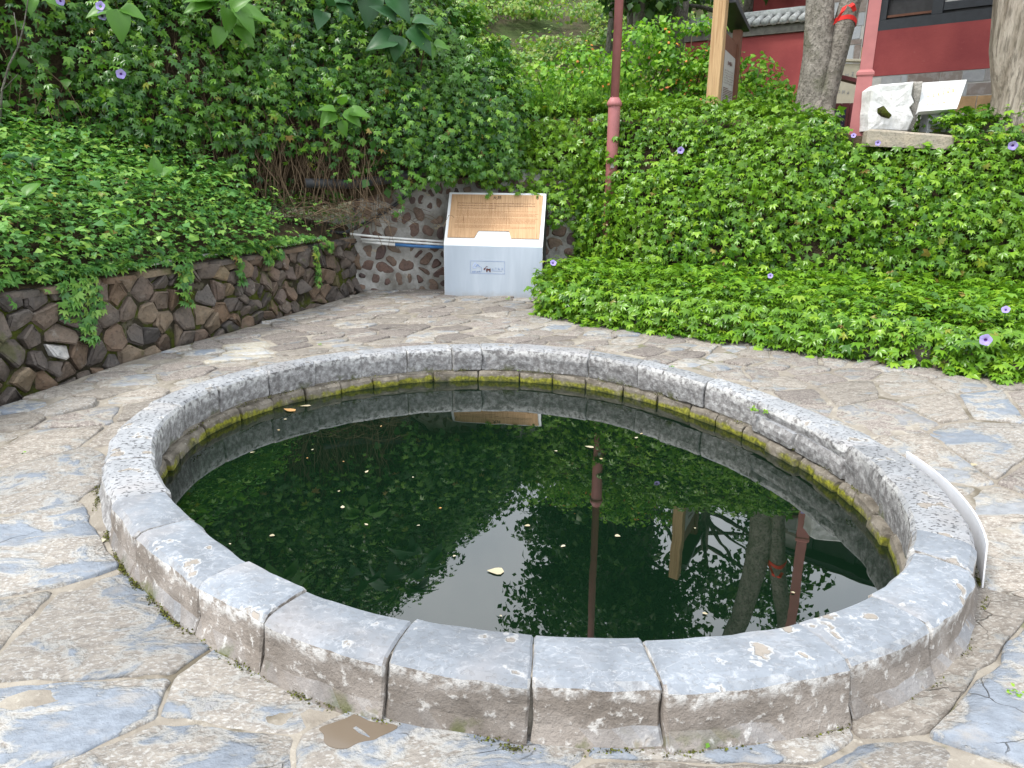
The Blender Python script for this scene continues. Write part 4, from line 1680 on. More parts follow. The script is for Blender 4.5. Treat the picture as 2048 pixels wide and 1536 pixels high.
for q in range(4):
    strokes(u0 + .248 + q * .036, w0 + .048, .022, None, fo, SU, ZV, SN, 520 + q, 4, mb=mb)
mb.prism([(u0 + .245, w0 + .034), (u0 + .365, w0 + .032), (u0 + .365, w0 + .035), (u0 + .245, w0 + .037)], fo, SU, ZV, SN, .001)
mb.build('emblem_lettering', MAT['blue_ink'], LGp)['kind'] = 'stuff'
bu, bw = u0 + .150, w0 + .018
mb = MB()
mb.prism([(bu + .035, bw), (bu + .048, bw), (bu + .050, bw + .018), (bu + .070, bw + .018), (bu + .072, bw), (bu + .085, bw), (bu + .085, bw + .042), (bu + .06, bw + .036), (bu + .042, bw + .044), (bu + .033, bw + .03)], fo, SU, ZV, SN, .001)
mb.prism([(bu + .003, bw + .03), (bu + .012, bw + .02), (bu + .024, bw + .032), (bu + .030, bw + .048), (bu + .012, bw + .046)], fo, SU, ZV, SN, .001)
mb.prism([(bu + .024, bw + .046), (bu + .032, bw + .064), (bu + .048, bw + .066), (bu + .055, bw + .058), (bu + .046, bw + .060), (bu + .036, bw + .058), (bu + .031, bw + .046)], fo, SU, ZV, SN, .001)
mb.build('horned_animal_emblem', MAT['logo_brown'], LGp)['kind'] = 'stuff'

# ------------------------------------------------------------------ pipes
def pipe(name, pts, r, mat, label, n=10, cat='pipe'):
    o = MB().tube(pts, r, n).build(name, MAT[mat], None, True)
    return tag(o, label, cat)


pipe('water_pipe', [at(700, 468, 8.35), at(760, 474, 8.5), at(900, 484, 8.66)], .013, 'white_pvc', 'thin white plastic pipe, upper one of the two running level into the stand')
pipe('water_pipe', [at(722, 478, 8.45), at(800, 483, 8.55), at(900, 490, 8.66)], .013, 'white_pvc', 'thin white plastic pipe just above the blue pipe on the rubble wall')
mbp = thing('supply_pipe', 'thicker pipe, white at one end and blue at the other, low on the rubble wall', 'pipe', at(725, 484, 8.5))
MB().tube([at(724, 482, 8.5), at(790, 489, 8.56)], .021, 12).build('white_length', MAT['white_pvc'], mbp, True)
MB().tube([at(790, 489, 8.56), at(830, 492, 8.6), at(900, 495, 8.66)], .019, 12).build('blue_length', MAT['blue_pvc'], mbp, True)
pipe('drain_hose', [at(640, 463, 8.3), at(690, 466, 8.4), at(745, 440, 8.62), at(790, 410, 8.68), at(830, 376, 8.72), at(850, 350, 8.78)], .019, 'black_hose', 'black hose climbing diagonally across the rubble wall', 10, 'hose')
pipe('drain_pipe', [at(610, 366, 8.1), at(700, 368, 8.3), at(780, 358, 8.45), at(880, 336, 8.6)], .05, 'grey_pipe', 'thick dark grey pipe half hidden by vines above the rubble wall', 12)
q0 = [wall_pt(s, WTOP + .062 + .01 * math.sin(s * 3), -.03) for s in (3.5, 4.2, 5.0, 5.8, 6.4)]
pipe('wall_pipe', q0, .014, 'white_pvc', 'thin white plastic pipe lying along the top of the dry stone wall')

# ------------------------------------------------------------------ red lamp posts
def lathe(mb, c, prof, n=20):
    V, F = [], []
    for r, z in prof:
        for k in range(n):
            a = 2 * PI * (k + .5) / n
            V.append((c[0] + r * math.cos(a), c[1] + r * math.sin(a), z))
    for i in range(len(prof) - 1):
        for k in range(n):
            F.append((i * n + k, i * n + (k + 1) % n, (i + 1) * n + (k + 1) % n, (i + 1) * n + k))
    F.append(tuple(range(n))[::-1])
    F.append(tuple((len(prof) - 1) * n + k for k in range(n)))
    return mb.add(V, F)


p1 = at(1222, 360, 8.49)
zq = at(1222, 205, 8.49).z - 2.25
lp = thing('lamp_post', 'slim round dull red lamp post rising out of the creeper', 'lamp post', (p1.x, p1.y, .4))
lathe(MB(), p1, [(.066, .4), (.066, 2.20 + zq), (.064, 2.215 + zq)]).build('lower_shaft', MAT['lamp_red'], lp, True)
lathe(MB(), p1, [(.060, 2.205 + zq), (.080, 2.215 + zq), (.083, 2.24 + zq), (.075, 2.262 + zq), (.056, 2.29 + zq), (.050, 2.30 + zq)]).build('collar', MAT['lamp_red'], lp, True)
lathe(MB(), p1, [(.047, 2.28 + zq), (.045, 6.4)]).build('upper_shaft', MAT['lamp_red'], lp, True)
lathe(MB(), p1, [(.05, 6.38), (.16, 6.46), (.19, 6.75), (.11, 6.92), (.02, 7.0)]).build('lamp_head', MAT['notice_sheet'], lp, True)
MB().prism([(-.02, 0), (.018, .004), (.02, .045), (-.012, .05), (-.02, .03)], (p1.x, p1.y - .0665, 1.62), XV, ZV, (0, -1, 0), .0015).build('torn_sticker', MAT['notice_sheet'], lp)
p2 = at(1717, 250, 8.05)
lp2 = thing('lamp_post', 'square pinkish red lamp post standing beside the white marble slab', 'lamp post', (p2.x, p2.y, 1.9))


def square_shaft(name, prof, par):
    V, F = [], []
    for r, z in prof:
        for k in range(4):
            a = PI / 2 * k + math.radians(20)
            V.append((p2.x + r * math.cos(a), p2.y + r * math.sin(a), z))
    for i in range(len(prof) - 1):
        for k in range(4):
            F.append((i * 4 + k, i * 4 + (k + 1) % 4, i * 4 + 4 + (k + 1) % 4, i * 4 + 4 + k))
    F += [(3, 2, 1, 0), tuple((len(prof) - 1) * 4 + k for k in range(4))]
    return obj(name, V, F, MAT['post_red'], par)


zc = at(1722, 152, 8.05).z
square_shaft('lower_shaft', [(.115, 1.9), (.102, zc)], lp2)
square_shaft('collar', [(.103, zc - .01), (.118, zc + .005), (.118, zc + .03), (.085, zc + .055)], lp2)
square_shaft('upper_shaft', [(.083, zc + .04), (.076, 6.2)], lp2)
lathe(MB(), p2, [(.06, 6.2), (.17, 6.28), (.19, 6.6), (.1, 6.8), (.02, 6.88)]).build('lamp_head', MAT['notice_sheet'], lp2, True)

# ------------------------------------------------------------------ upper terrace and hillside
def hill_z(x, y):
    e = smooth(9.5, 30, y) * (6.6 - .10 * (x - 1)) + .9 * smooth(12, 20, y) * smooth(2, -4, x)
    flat = smooth(1.8, 4.2, x)             # the temple's yard stays level
    return 2.0 + e * (1 - .88 * flat * (1 - smooth(17, 24, y)))


xs, ts = np.linspace(-14, 26, 110), np.linspace(0, 1, 80) ** 1.6
front_y = np.interp(xs, [-.6, .0, .2, .9, 1.3, 2.4, 3.6, 4.86, 6.6, 30], [11.2, 10.6, 9.35, 9.2, 9.0, 8.5, 8.0, 7.6, 7.05, 6.7])
G = np.array([[(x, y0 + (42 - y0) * t_, 0) for t_ in ts] for x, y0 in zip(xs, front_y)], float)
HZ = hill_z(G[..., 0], G[..., 1])
G[..., 2] = HZ + .12 * fbm(G.reshape(-1, 3), .5, 7).reshape(HZ.shape) * smooth(10, 13, G[..., 1])
G[:, 0, 2] -= .5
hill = Sheet(G)
ho = fast_obj('hillside', hill.V, hill.F, MAT['ground'], None, None, True)
ho['kind'] = 'structure'


def clump_leaves(centers, radii, per, tpl, size, flat=.8, spread=.8):
    """leaves in the shells of overlapping clumps: uneven outline, gaps between"""
    Ps, Ns, Sz = [], [], []
    for c, r in zip(centers, radii):
        n = int(per * r * r / .04)
        d = norm(rng.normal(0, 1, (n, 3)))
        d[:, 2] = np.abs(d[:, 2]) * .8 + d[:, 2] * .2
        rr = r * (.55 + .5 * rng.random((n, 1)))
        P = np.asarray(c) + d * rr * np.array([1, 1, flat])
        Ps.append(P)
        Ns.append(d + np.array([0, 0, .5]) + rng.normal(0, .5, (n, 3)))
        Sz.append(size * rng.uniform(.6, 1.2, n))
    P, N_, S = np.vstack(Ps), np.vstack(Ns), np.concatenate(Sz)
    return scatter(tpl, P, N_, np.array([0, -.2, -.5]) + rng.normal(0, .8, (len(P), 3)), S)


# scrub on the far hillside (one mass)
cen, rad = [], []
for k in range(900):
    y = 11.5 + 22 * random.random() ** 1.3
    x = random.uniform(-3.5 - .1 * y, 2.6 + .30 * y)
    if x > 2.2 and y < 19:
        continue
    r = random.uniform(.22, .55) * (1 + (y - 11) * .025)
    cen.append((x, y, float(hill_z(x, y)) + r * random.uniform(.1, .7)))
    rad.append(r)
V, F = clump_leaves(cen, rad, 19, OVATE, .10)
scrub = fast_obj('hillside_scrub', V, F, MAT['scrub_leaf'])
tag(scrub, 'pale green scrub covering the hillside behind the terrace', 'scrub', kind='stuff')
print('scrub', len(F))


def shrub(px, Y, w, h, label, seed, flowers=True, leafmat='lantana_leaf'):
    """lantana bush: stems, crown and flower heads"""
    r = random.Random(seed)
    b = at(px, 230, Y)
    z0 = float(hill_z(b.x, b.y)) - .03
    t_ = thing('lantana_shrub', label, 'shrub', (b.x, b.y, z0), 'lantana shrubs on the upper terrace')
    mb = MB()
    for k in range(9):
        a = r.uniform(0, 2 * PI)
        e = Vector((b.x + math.cos(a) * w * .6, b.y + math.sin(a) * w * .5, z0 + h * r.uniform(.6, .95)))
        mb.tube([(b.x, b.y, z0 - .02), Vector((b.x, b.y, z0)).lerp(e, .5) + Vector((0, 0, .1)), e], [.014, .009, .004], 4, False)
    mb.build('stem', MAT['dry_stem'], t_)
    cen, rad = [], []
    for k in range(int(40 * w * h) + 12):
        a, f = r.uniform(0, 2 * PI), r.random() ** .5
        hh = r.uniform(.25, 1) * (1 - .45 * f * f)
        cen.append((b.x + math.cos(a) * w * f, b.y + math.sin(a) * w * .75 * f, z0 + h * hh))
        rad.append(r.uniform(.14, .30))
    V, F = clump_leaves(cen, rad, 42, OVATE, .070, .8)
    o = fast_obj('crown', V, F, MAT[leafmat], t_)
    if flowers:
        n = 60
        j = rng.integers(0, len(cen), n)
        d = norm(rng.normal(0, 1, (n, 3)) + np.array([0, -.7, .5]))
        P = np.array(cen)[j] + d * (np.array(rad)[j] * 1.02)[:, None]
        V, F = scatter(PALM5, P, d, rng.normal(0, 1, (n, 3)), np.full(n, .022))
        V2, F2 = scatter(PALM5, P + d * .004, d, rng.normal(0, 1, (n, 3)), np.full(n, .024))
        V, F = merge([(V, F), (V2, F2)])
        fast_obj('flower_heads', V, F, MAT['lantana_flower'], t_, kind='stuff')
    return t_


shrub(1110, 9.75, .70, .80, 'low lime green shrub next to the hanging vine at the edge of the bank', 1, False)
shrub(1180, 9.95, .68, 1.05, 'lime green shrub directly behind the slim round lamp post', 2)
shrub(1275, 10.15, .78, 1.4, 'tall lantana with orange flowers between the slim lamp post and the timber signpost', 3)
shrub(1370, 10.05, .66, 1.42, 'lantana with orange flowers touching the timber signpost on its hillside side', 4)
shrub(1500, 9.9, .55, .95, 'loose yellow-green shrub between the timber signpost and the forked tree', 5, False)
shrub(1550, 9.7, .42, .62, 'small sprawling shrub at the foot of the forked tree', 6, False)

# tall grass by the shrubs
n = 900
bx = at(1170, 230, 9.5)
P = np.stack([rng.normal(bx.x, .35, n), rng.normal(9.45, .18, n), np.full(n, 2.05)], 1)
mbv, mbf = scatter((np.array([(-.012, 0, 0), (.012, 0, 0), (.009, .5, .08), (-.009, .5, .08), (0, 1, .35)]), np.array([(0, 1, 2), (0, 2, 3), (3, 2, 4)])),
                   P, np.array([0, -1, .2]) + rng.normal(0, .5, (n, 3)), np.array([0, 0, 1]) + rng.normal(0, .22, (n, 3)), rng.uniform(.25, .62, n))
tag(fast_obj('tall_grass', mbv, mbf, MAT['grass_blade']), 'tuft of tall bright grass growing before the lantana on the terrace edge', 'grass', kind='stuff')


# ------------------------------------------------------------------ trees
def limb(p0, p1, r0, r1, n=6, bend=.12, seed=0):
    r = random.Random(seed)
    p0, p1 = Vector(p0), Vector(p1)
    L = (p1 - p0).length
    o = Vector((r.uniform(-1, 1), r.uniform(-1, 1), r.uniform(-.3, .6))) * bend * L
    return [p0.lerp(p1, f) + o * math.sin(f * PI) for f in np.linspace(0, 1, n)], [r0 + (r1 - r0) * f for f in np.linspace(0, 1, n)]


def crown(name, par, centers, radii, mat, per=14, size=.11, tpl=OVATE):
    V, F = clump_leaves(centers, radii, per, tpl, size, .85)
    return fast_obj(name, V, F, MAT[mat], par)


def rough_tube(mb, pts, rad, n, amp, seed):
    k = len(mb.V)
    mb.tube(pts, rad, n)
    V = np.array(mb.V[k:])
    d = fbm(V * np.array([1, 1, .45]), 6.0, seed) * amp + fbm(V * np.array([1, 1, .3]), 16.0, seed + 3) * amp * .4
    c = np.repeat(np.array([tuple(p) for p in pts]), n, 0)
    dv = norm(V[:len(c)] - c)
    V[:len(c)] += dv * d[:len(c), None]
    mb.V[k:] = [tuple(v) for v in V]


# forked tree with the red ribbon
tb = at(1630, 245, 8.5)
tz = 1.95
ft = thing('forked_tree', 'grey-barked tree forking low into two stems with a red ribbon tied round one', 'tree', (tb.x, tb.y, tz))
mb = MB()
A0 = Vector((tb.x - .13, tb.y, tz - .05))
B0 = Vector((tb.x + .03, tb.y - .02, tz - .05))
A1, A2 = at(1630, 110, 8.5), at(1641, 0, 8.5)
A2.x += .0
pa = [A0, A0.lerp(A1, .12) + Vector((.03, 0, 0)), A0.lerp(A1, .5) + Vector((.03, 0, 0)), A1 + Vector((.03, 0, 0)), A2, A2 + Vector((-.08, .1, .8)), A2 + Vector((-.35, .35, 1.9))]
rough_tube(mb, pa, [.22, .17, .155, .15, .14, .12, .08], 22, .022, 3)
B1, B2 = at(1671, 110, 8.45), at(1702, 0, 8.45)
pb = [B0, B0.lerp(B1, .15), B0.lerp(B1, .55) + Vector((-.02, 0, 0)), B1, B2, B2 + Vector((.2, .05, .8)), B2 + Vector((.55, .3, 1.9))]
rough_tube(mb, pb, [.19, .145, .125, .115, .11, .095, .06], 22, .018, 8)
for k, (dx, dy, L) in enumerate([(-.28, -.05, .3), (.20, -.06, .28), (-.1, -.22, .26), (.12, -.22, .26), (.02, .25, .3)]):
    rough_tube(mb, [Vector((tb.x + dx * .3, tb.y + dy * .3, tz + .42)), Vector((tb.x + dx * .7, tb.y + dy * .7, tz + .15)), Vector((tb.x + dx * 1.25, tb.y + dy * 1.2, tz - .06))], [.07, .085, .06], 10, .012, 20 + k)
topA, topB = pa[-1], pb[-1]
tips = []
for k in range(12):
    o = topA if k % 2 else topB
    e = o + Vector((random.uniform(-2.0, 1.3), random.uniform(-.9, 1.7), random.uniform(.5, 2.2)))
    mb.tube(*limb(o - Vector((0, 0, .3)), e, .05, .012, 6, .1, k), 5, False)
    tips.append(e)
mb.build('trunk', MAT['smooth_bark'], ft, True)
cen = [tuple(e + Vector((random.gauss(0, .45), random.gauss(0, .45), random.gauss(0, .35)))) for e in tips for _ in range(7)]
crown('crown', ft, cen, [random.uniform(.25, .5) for _ in cen], 'tree_leaf', 11, .12)
# ribbon: a band round the right stem with two loose ends
mid = B1.lerp(B2, .62)
ax = (B2 - B1).normalized()
rb = []
for k in range(24):
    a = 2 * PI * k / 24
    u = ax.orthogonal().normalized()
    w = ax.cross(u)
    rb.append(mid + (u * math.cos(a) + w * math.sin(a)) * .118 + ax * (.02 * math.sin(a * 2)))
V, F = [], []
for p in rb:
    V += [p - ax * .022, p + ax * .022]
for k in range(24):
    j = (k + 1) % 24
    F.append((2 * k, 2 * j, 2 * j + 1, 2 * k + 1))
ribbon = thing('red_ribbon', 'bright red cloth ribbon knotted round the right stem of the forked tree', 'ribbon', mid)
obj('band', V, F, MAT['ribbon'], ribbon)
for (e1, e2, wd) in [(at(1690, 12, 8.28), at(1671, 47, 8.27), .03), (at(1700, 8, 8.28), at(1712, 21, 8.27), .028)]:
    d = (e2 - e1)
    sdv = Vector((0.8, 0, .5)).normalized() * wd
    V = []
    for f in (0, .33, .66, 1):
        p = e1 + d * f + Vector((0, -.02 * math.sin(f * 5), 0))
        V += [p - sdv * (1 - .3 * f), p + sdv * (1 - .3 * f), p + sdv * (1 - .3 * f) + Vector((0, .004, 0)), p - sdv * (1 - .3 * f) + Vector((0, .004, 0))]
    F = [(4 * k + q, 4 * k + (q + 1) % 4, 4 * k + 4 + (q + 1) % 4, 4 * k + 4 + q) for k in range(3) for q in range(4)] + [(3, 2, 1, 0), (12, 13, 14, 15)]
    obj('loose_end', V, F, MAT['ribbon'], ribbon)

# shaggy-barked tree at the right
cb = at(2022, 232, 7.55)
ct = thing('cedar_tree', 'thick tree with pale shaggy fissured bark beside the engraved slab', 'tree', (cb.x, cb.y, 1.95))
mb = MB()
r_c = lambda px0, px1, py: (at(px1, py, 7.55) - at(px0, py, 7.55)).length / 2
pts = [Vector((cb.x + .12, cb.y, 1.85)), Vector((cb.x + .10, cb.y, 2.15))] + [at(px, py, 7.55) for px, py in ((2044, 180), (2040, 90), (2048, 0))]
pts += [pts[-1] + Vector((-.1, .2, 1.2)), pts[-1] + Vector((-.5, .5, 3.0))]
rough_tube(mb, pts, [.36, .30, .25, .25, .23, .2, .12], 30, .045, 13)
tips = []
for k in range(11):
    o = pts[-1].lerp(pts[-2], random.random() * .6)
    e = o + Vector((random.uniform(-2.0, 1.8), random.uniform(-1.2, 1.4), random.uniform(-.3, 2.0)))
    mb.tube(*limb(o, e, .06, .012, 6, .1, 50 + k), 5, False)
    tips.append(e)
mb.build('trunk', MAT['shaggy_bark'], ct, True)
cen = [tuple(e + Vector((random.gauss(0, .4), random.gauss(0, .4), random.gauss(0, .3)))) for e in tips for _ in range(6)]
crown('crown', ct, cen, [random.uniform(.22, .45) for _ in cen], 'tree_leaf', 10, .12)


def far_tree(px, Y, H, W, r, label, seed, lean=0.0, low=.45, dens=10):
    q = random.Random(seed)
    b = at(px, 100, Y)
    z0 = float(hill_z(b.x, b.y)) - .1
    t_ = thing('hillside_tree', label, 'tree', (b.x, b.y, z0), 'trees behind the lantana')
    mb = MB()
    tp = Vector((b.x + lean, b.y, z0 + H * .7))
    rough_tube(mb, [Vector((b.x, b.y, z0)), Vector((b.x, b.y, z0)).lerp(tp, .5) + Vector((.05, 0, 0)), tp], [r, r * .8, r * .5], 12, .02, seed)
    cen, rad = [], []
    for k in range(16):
        f = q.uniform(low, 1)
        o = Vector((b.x + lean * f, b.y, z0 + H * .7 * f))
        a = q.uniform(0, 2 * PI)
        e = o + Vector((math.cos(a) * W * q.uniform(.4, 1), math.sin(a) * W * q.uniform(.4, 1), H * q.uniform(-.02, .3)))
        mb.tube(*limb(o, e, r * .35, .012, 6, .12, seed * 50 + k), 5, False)
        for _ in range(6):
            cen.append(tuple(e + Vector((q.gauss(0, W * .2), q.gauss(0, W * .2), q.gauss(0, W * .14)))))
            rad.append(q.uniform(.3, .6))
    mb.build('trunk', MAT['far_bark'], t_, True)
    crown('crown', t_, cen, rad, 'tree_leaf', dens, .14)
    return t_


far_tree(1270, 12.8, 6.2, 1.5, .11, 'straight grey tree trunk with dark crown just beyond the slim lamp post', 101, .0, .42)
far_tree(1275, 13.4, 5.6, 1.2, .07, 'thin leaning tree whose stem bends away from the straight grey trunk', 102, -.45, .4)
far_tree(1342, 13.8, 6.8, 2.2, .17, 'broad dark-barked tree behind the timber signpost', 103, .2, .4)
far_tree(1470, 15.0, 6.6, 2.3, .16, 'dark leafy tree rising behind the tiled boundary wall', 104, .3, .35)
far_tree(1215, 15.5, 4.6, 1.2, .09, 'spreading tree on the slope with a low dark canopy', 105, .1, .35)

# ------------------------------------------------------------------ timber signpost
sb = at(1424, 232, 8.75)
sg = thing('timber_signpost', 'tall raw timber signpost carrying a narrow framed notice under a small dark roof', 'signpost', (sb.x, sb.y, 2.0))
Rz = Matrix.Rotation(math.radians(-28), 3, 'Z')
MB().box((sb.x, sb.y, 2.78), (.135, .135, 1.56), Rz, .006).build('post', MAT['raw_timber'], sg)
bd = Vector((.50, .87, 0)).normalized()        # the board runs back from the post
bn = Vector((bd.y, -bd.x, 0))
c0 = Vector((sb.x, sb.y, 0)) + bd * .08 + bn * .02
MB().prism([(0, 2.02), (.62, 2.02), (.62, 3.02), (0, 3.08)], c0, bd, ZV, bn, .03).build('board', MAT['stained_timber'], sg)
MB().prism([(.55, 2.0), (.66, 2.0), (.66, 3.18), (.55, 3.18)], c0 - bn * .03, bd, ZV, bn, .09).build('post', MAT['stained_timber'], sg)
MB().prism([(-.02, 3.36), (.74, 3.18), (.74, 3.23), (-.02, 3.42)], c0 - bn * .10, bd, ZV, bn, .22).build('roof_board', MAT['dark_metal'], sg)
nb = MB().prism([(.05, 2.04), (.52, 2.04), (.52, 2.86), (.05, 2.90)], c0 + bn * .031, bd, ZV, bn, .004).build('notice_sheet', MAT['notice_sheet'], sg)
mb = MB()
for k in range(4):
    strokes(.19 + .055 * k, 2.755, .05, None, c0 + bn * .036, bd, ZV, bn, 700 + k, 5, mb=mb)
for k in range(6):
    for q in range(9):
        strokes(.09 + .045 * q, 2.69 - .026 * k, .018, None, c0 + bn * .036, bd, ZV, bn, 720 + k * 10 + q, 3, mb=mb)
for k in range(26):
    w = 2.51 - .0175 * k
    e = .49 if k % 6 else .3
    mb.prism([(.08, w), (e, w), (e, w + .007), (.08, w + .007)], c0 + bn * .036, bd, ZV, bn, .001)
mb.build('lettering', MAT['logo_brown'], nb)['kind'] = 'stuff'

# ------------------------------------------------------------------ bin, cream board, slabs, ledge
bp = at(1676, 238, 8.75)
bn_ = thing('litter_bin', 'dark red slatted litter bin with a dark recycling plaque behind the forked tree', 'litter bin', (bp.x, bp.y, 1.95))
U_, W_ = Vector((.96, -.28, 0)).normalized(), ZV
N_b = Vector((U_.y, -U_.x, 0))
o = Vector((bp.x - .16, bp.y, 0))
for k in range(4):
    MB().prism([(.0 + .085 * k, 1.97), (.08 + .085 * k, 1.97), (.08 + .085 * k, 2.34), (.085 * k, 2.34)], o, U_, W_, N_b, .02).build('slat', MAT['bin_red'], bn_)
MB().box(o + U_ * .17 - N_b * .16 + ZV * 2.15, (.33, .28, .36), Matrix((U_, -N_b, ZV)).transposed(), .01).build('body', MAT['bin_red'], bn_)
for u in (.0, .335):
    MB().box(o + U_ * u + ZV * 2.28 - N_b * .02, (.04, .05, .66), Matrix((U_, -N_b, ZV)).transposed(), .004).build('post', MAT['bin_red'], bn_)
MB().prism([(-.03, 2.63), (.40, 2.52), (.40, 2.56), (-.03, 2.67)], o - N_b * .14, U_, W_, N_b, .2).build('sloping_top', MAT['bin_red'], bn_)
pq = MB().prism([(.10, 2.08), (.22, 2.08), (.22, 2.28), (.10, 2.28)], o + N_b * .021, U_, W_, N_b, .004).build('plaque', MAT['bin_plaque'], bn_)
mb = MB()
for k in range(3):
    a = math.radians(90 + 120 * k)
    b = math.radians(90 + 120 * (k + .72))
    c1 = (.16 + .03 * math.cos(a), 2.225 + .03 * math.sin(a))
    c2 = (.16 + .03 * math.cos(b), 2.225 + .03 * math.sin(b))
    d = Vector((c2[0] - c1[0], c2[1] - c1[1])).normalized() * .005
    mb.prism([(c1[0] - d.y, c1[1] + d.x), (c1[0] + d.y, c1[1] - d.x), (c2[0] + d.y, c2[1] - d.x), (c2[0] - d.y, c2[1] + d.x)], o + N_b * .0255, U_, W_, N_b, .001)
for k in range(3):
    strokes(.112 + .034 * k, 2.14, .026, None, o + N_b * .0255, U_, W_, N_b, 800 + k, 4, mb=mb)
    strokes(.112 + .034 * k, 2.095, .026, None, o + N_b * .0255, U_, W_, N_b, 810 + k, 4, mb=mb)
mb.build('recycling_mark', MAT['notice_sheet'], pq)['kind'] = 'stuff'
q = at(1687, 200, 9.6)
cbd = thing('notice_stand', 'cream board in a brown wooden frame standing behind the litter bin', 'notice board', (q.x, q.y, 1.95))
MB().box((q.x, q.y, 2.56), (.30, .02, .62), None, .004).build('board', MAT['cream_board'], cbd)
MB().box((q.x + .17, q.y, 2.50), (.04, .06, 1.12), None, .004).build('post', MAT['raw_timber'], cbd)
MB().box((q.x - .17, q.y, 2.50), (.04, .06, 1.12), None, .004).build('post', MAT['raw_timber'], cbd)
MB().box((q.x, q.y - .02, 2.90), (.44, .10, .03), None, .004).build('top_rail', MAT['cream_board'], cbd)
mb = MB()
for k in range(3):
    strokes(-.10 + .07 * k, 2.72, .055, None, Vector((q.x, q.y - .0115, 0)), XV, ZV, Vector((0, -1, 0)), 830 + k, 5, mb=mb)
    strokes(-.10 + .06 * k, 2.52, .045, None, Vector((q.x, q.y - .0115, 0)), XV, ZV, Vector((0, -1, 0)), 840 + k, 5, mb=mb)
mb.build('lettering', MAT['notice_sheet'], cbd.children[0])['kind'] = 'stuff'

# marble boulder with a broken edge, and the engraved slab next to it
def facet_slab(outline, Y, depth, name, mat, label, cat, rough=.02):
    pts = [at(px, py, Y) for px, py in outline]
    c = sum(pts, Vector()) / len(pts)
    poly = [(p.x - c.x, p.z - c.z) for p in pts]
    V, F = stone(resample(poly, .05), .04, .012, depth, .02, .012, rough, len(outline) + Y, (.3, .65), .05)
    W = np.array([(c.x + u, c.y - h, c.z + w) for u, w, h in V])
    n = len(W)
    o = obj(name, W, F, MAT[mat], None, False, origin=(c.x, c.y, min(W[:, 2])))
    return tag(o, label, cat)


mbl = thing('marble_block', 'rough white marble block with a mossy hole and broken grey edge on the ledge', 'stone block', at(1790, 258, 7.75))


def slab_part(outline, Y, depth, name, mat, par, rough=.02, seed=1):
    pts = [at(px, py, Y) for px, py in outline]
    c = sum(pts, Vector()) / len(pts)
    V, F = stone(resample([(p.x - c.x, p.z - c.z) for p in pts], .05), .04, .010, depth, .018, .012, rough, seed, (.3, .65), .05)
    W = np.array([(c.x + u, c.y - h, c.z + w) for u, w, h in V])
    return obj(name, W, F, MAT[mat], par, False)


slab_part([(1738, 262), (1742, 215), (1745, 180), (1760, 169), (1800, 166), (1826, 164), (1823, 190), (1828, 205), (1820, 215), (1828, 235), (1815, 262)], 7.75, .22, 'white_face', 'white_marble', mbl, .03, 3)
slab_part([(1826, 163), (1842, 163), (1840, 200), (1836, 240), (1828, 262), (1812, 262), (1827, 236), (1819, 215), (1827, 204), (1822, 190)], 7.78, .20, 'broken_edge', 'marble_break', mbl, .03, 5)
slab_part([(1757, 216), (1768, 212), (1776, 222), (1785, 230), (1780, 237), (1766, 233), (1757, 226)], 7.715, .03, 'mossy_hole', 'wall_joint', mbl, .02, 9)
es = thing('engraved_slab', 'polished white marble slab with faint gilt lettering on a grey plinth', 'engraved slab', at(1870, 245, 7.9))
pts = [at(1838, 166, 7.85), at(1934, 159, 7.85), at(1914, 217, 7.72), at(1838, 223, 7.72)]
U_ = (pts[1] - pts[0]).normalized()
W_ = (pts[0] - pts[3])
W_ = (W_ - U_ * W_.dot(U_)).normalized()
N_s = U_.cross(W_)
if N_s.y > 0:
    N_s = -N_s
pl = [((p - pts[3]).dot(U_), (p - pts[3]).dot(W_)) for p in (pts[3], pts[2], pts[1], pts[0])]
MB().prism(pl, pts[3] - N_s * .07, U_, W_, N_s, .07).build('slab', MAT['engraved_marble'], es)
mb = MB()
for k in range(6):
    strokes(.10 + .05 * k, .135 + .008 * k, .036, None, pts[3] + N_s * .001, U_, W_, N_s, 860 + k, 5, mb=mb)
for k in range(4):
    strokes(.08 + .055 * k, .06, .024, None, pts[3] + N_s * .001, U_, W_, N_s, 870 + k, 4, mb=mb)
for k in range(5):
    strokes(.14 + .045 * k, .215, .022, None, pts[3] + N_s * .001, U_, W_, N_s, 880 + k, 4, mb=mb)
mb.build('gilt_lettering', MAT['gilt'], es.children[0])['kind'] = 'stuff'
pc = at(1872, 235, 7.88)
MB().box((pc.x, pc.y + .03, 2.06), (.20, .16, .30), None, .006).build('plinth', MAT['plinth_stone'], es)
pc = at(1915, 240, 7.9)
tag(MB().box((pc.x, pc.y, 2.02), (.22, .16, .12), Matrix.Rotation(.1, 3, 'Z'), .012).build('stone_block', MAT['engraved_marble'], None, False, (pc.x, pc.y, 1.96)), 'small pale stone block lying beside the plinth of the engraved slab', 'stone block')
la, lb = at(1730, 270, 7.62), at(1900, 276, 7.42)
dl = lb - la
W = []
V, F = stone([(0, -.16), (dl.length, -.16), (dl.length, .10), (0, .12)], .07, .025, .14, .02, .01, .012, 55, (.3, .6))
dn = dl.normalized()
dnn = Vector((-dn.y, dn.x, 0))
W = np.array([tuple(Vector((la.x, la.y, 1.985)) + dn * u + dnn * v + ZV * h) for u, v, h in V])
tag(obj('stone_ledge', W, F, MAT['ledge_stone'], None, False, origin=(la.x, la.y, 1.78)), 'long mottled stone ledge under the white marble block at the top of the creeper', 'ledge')

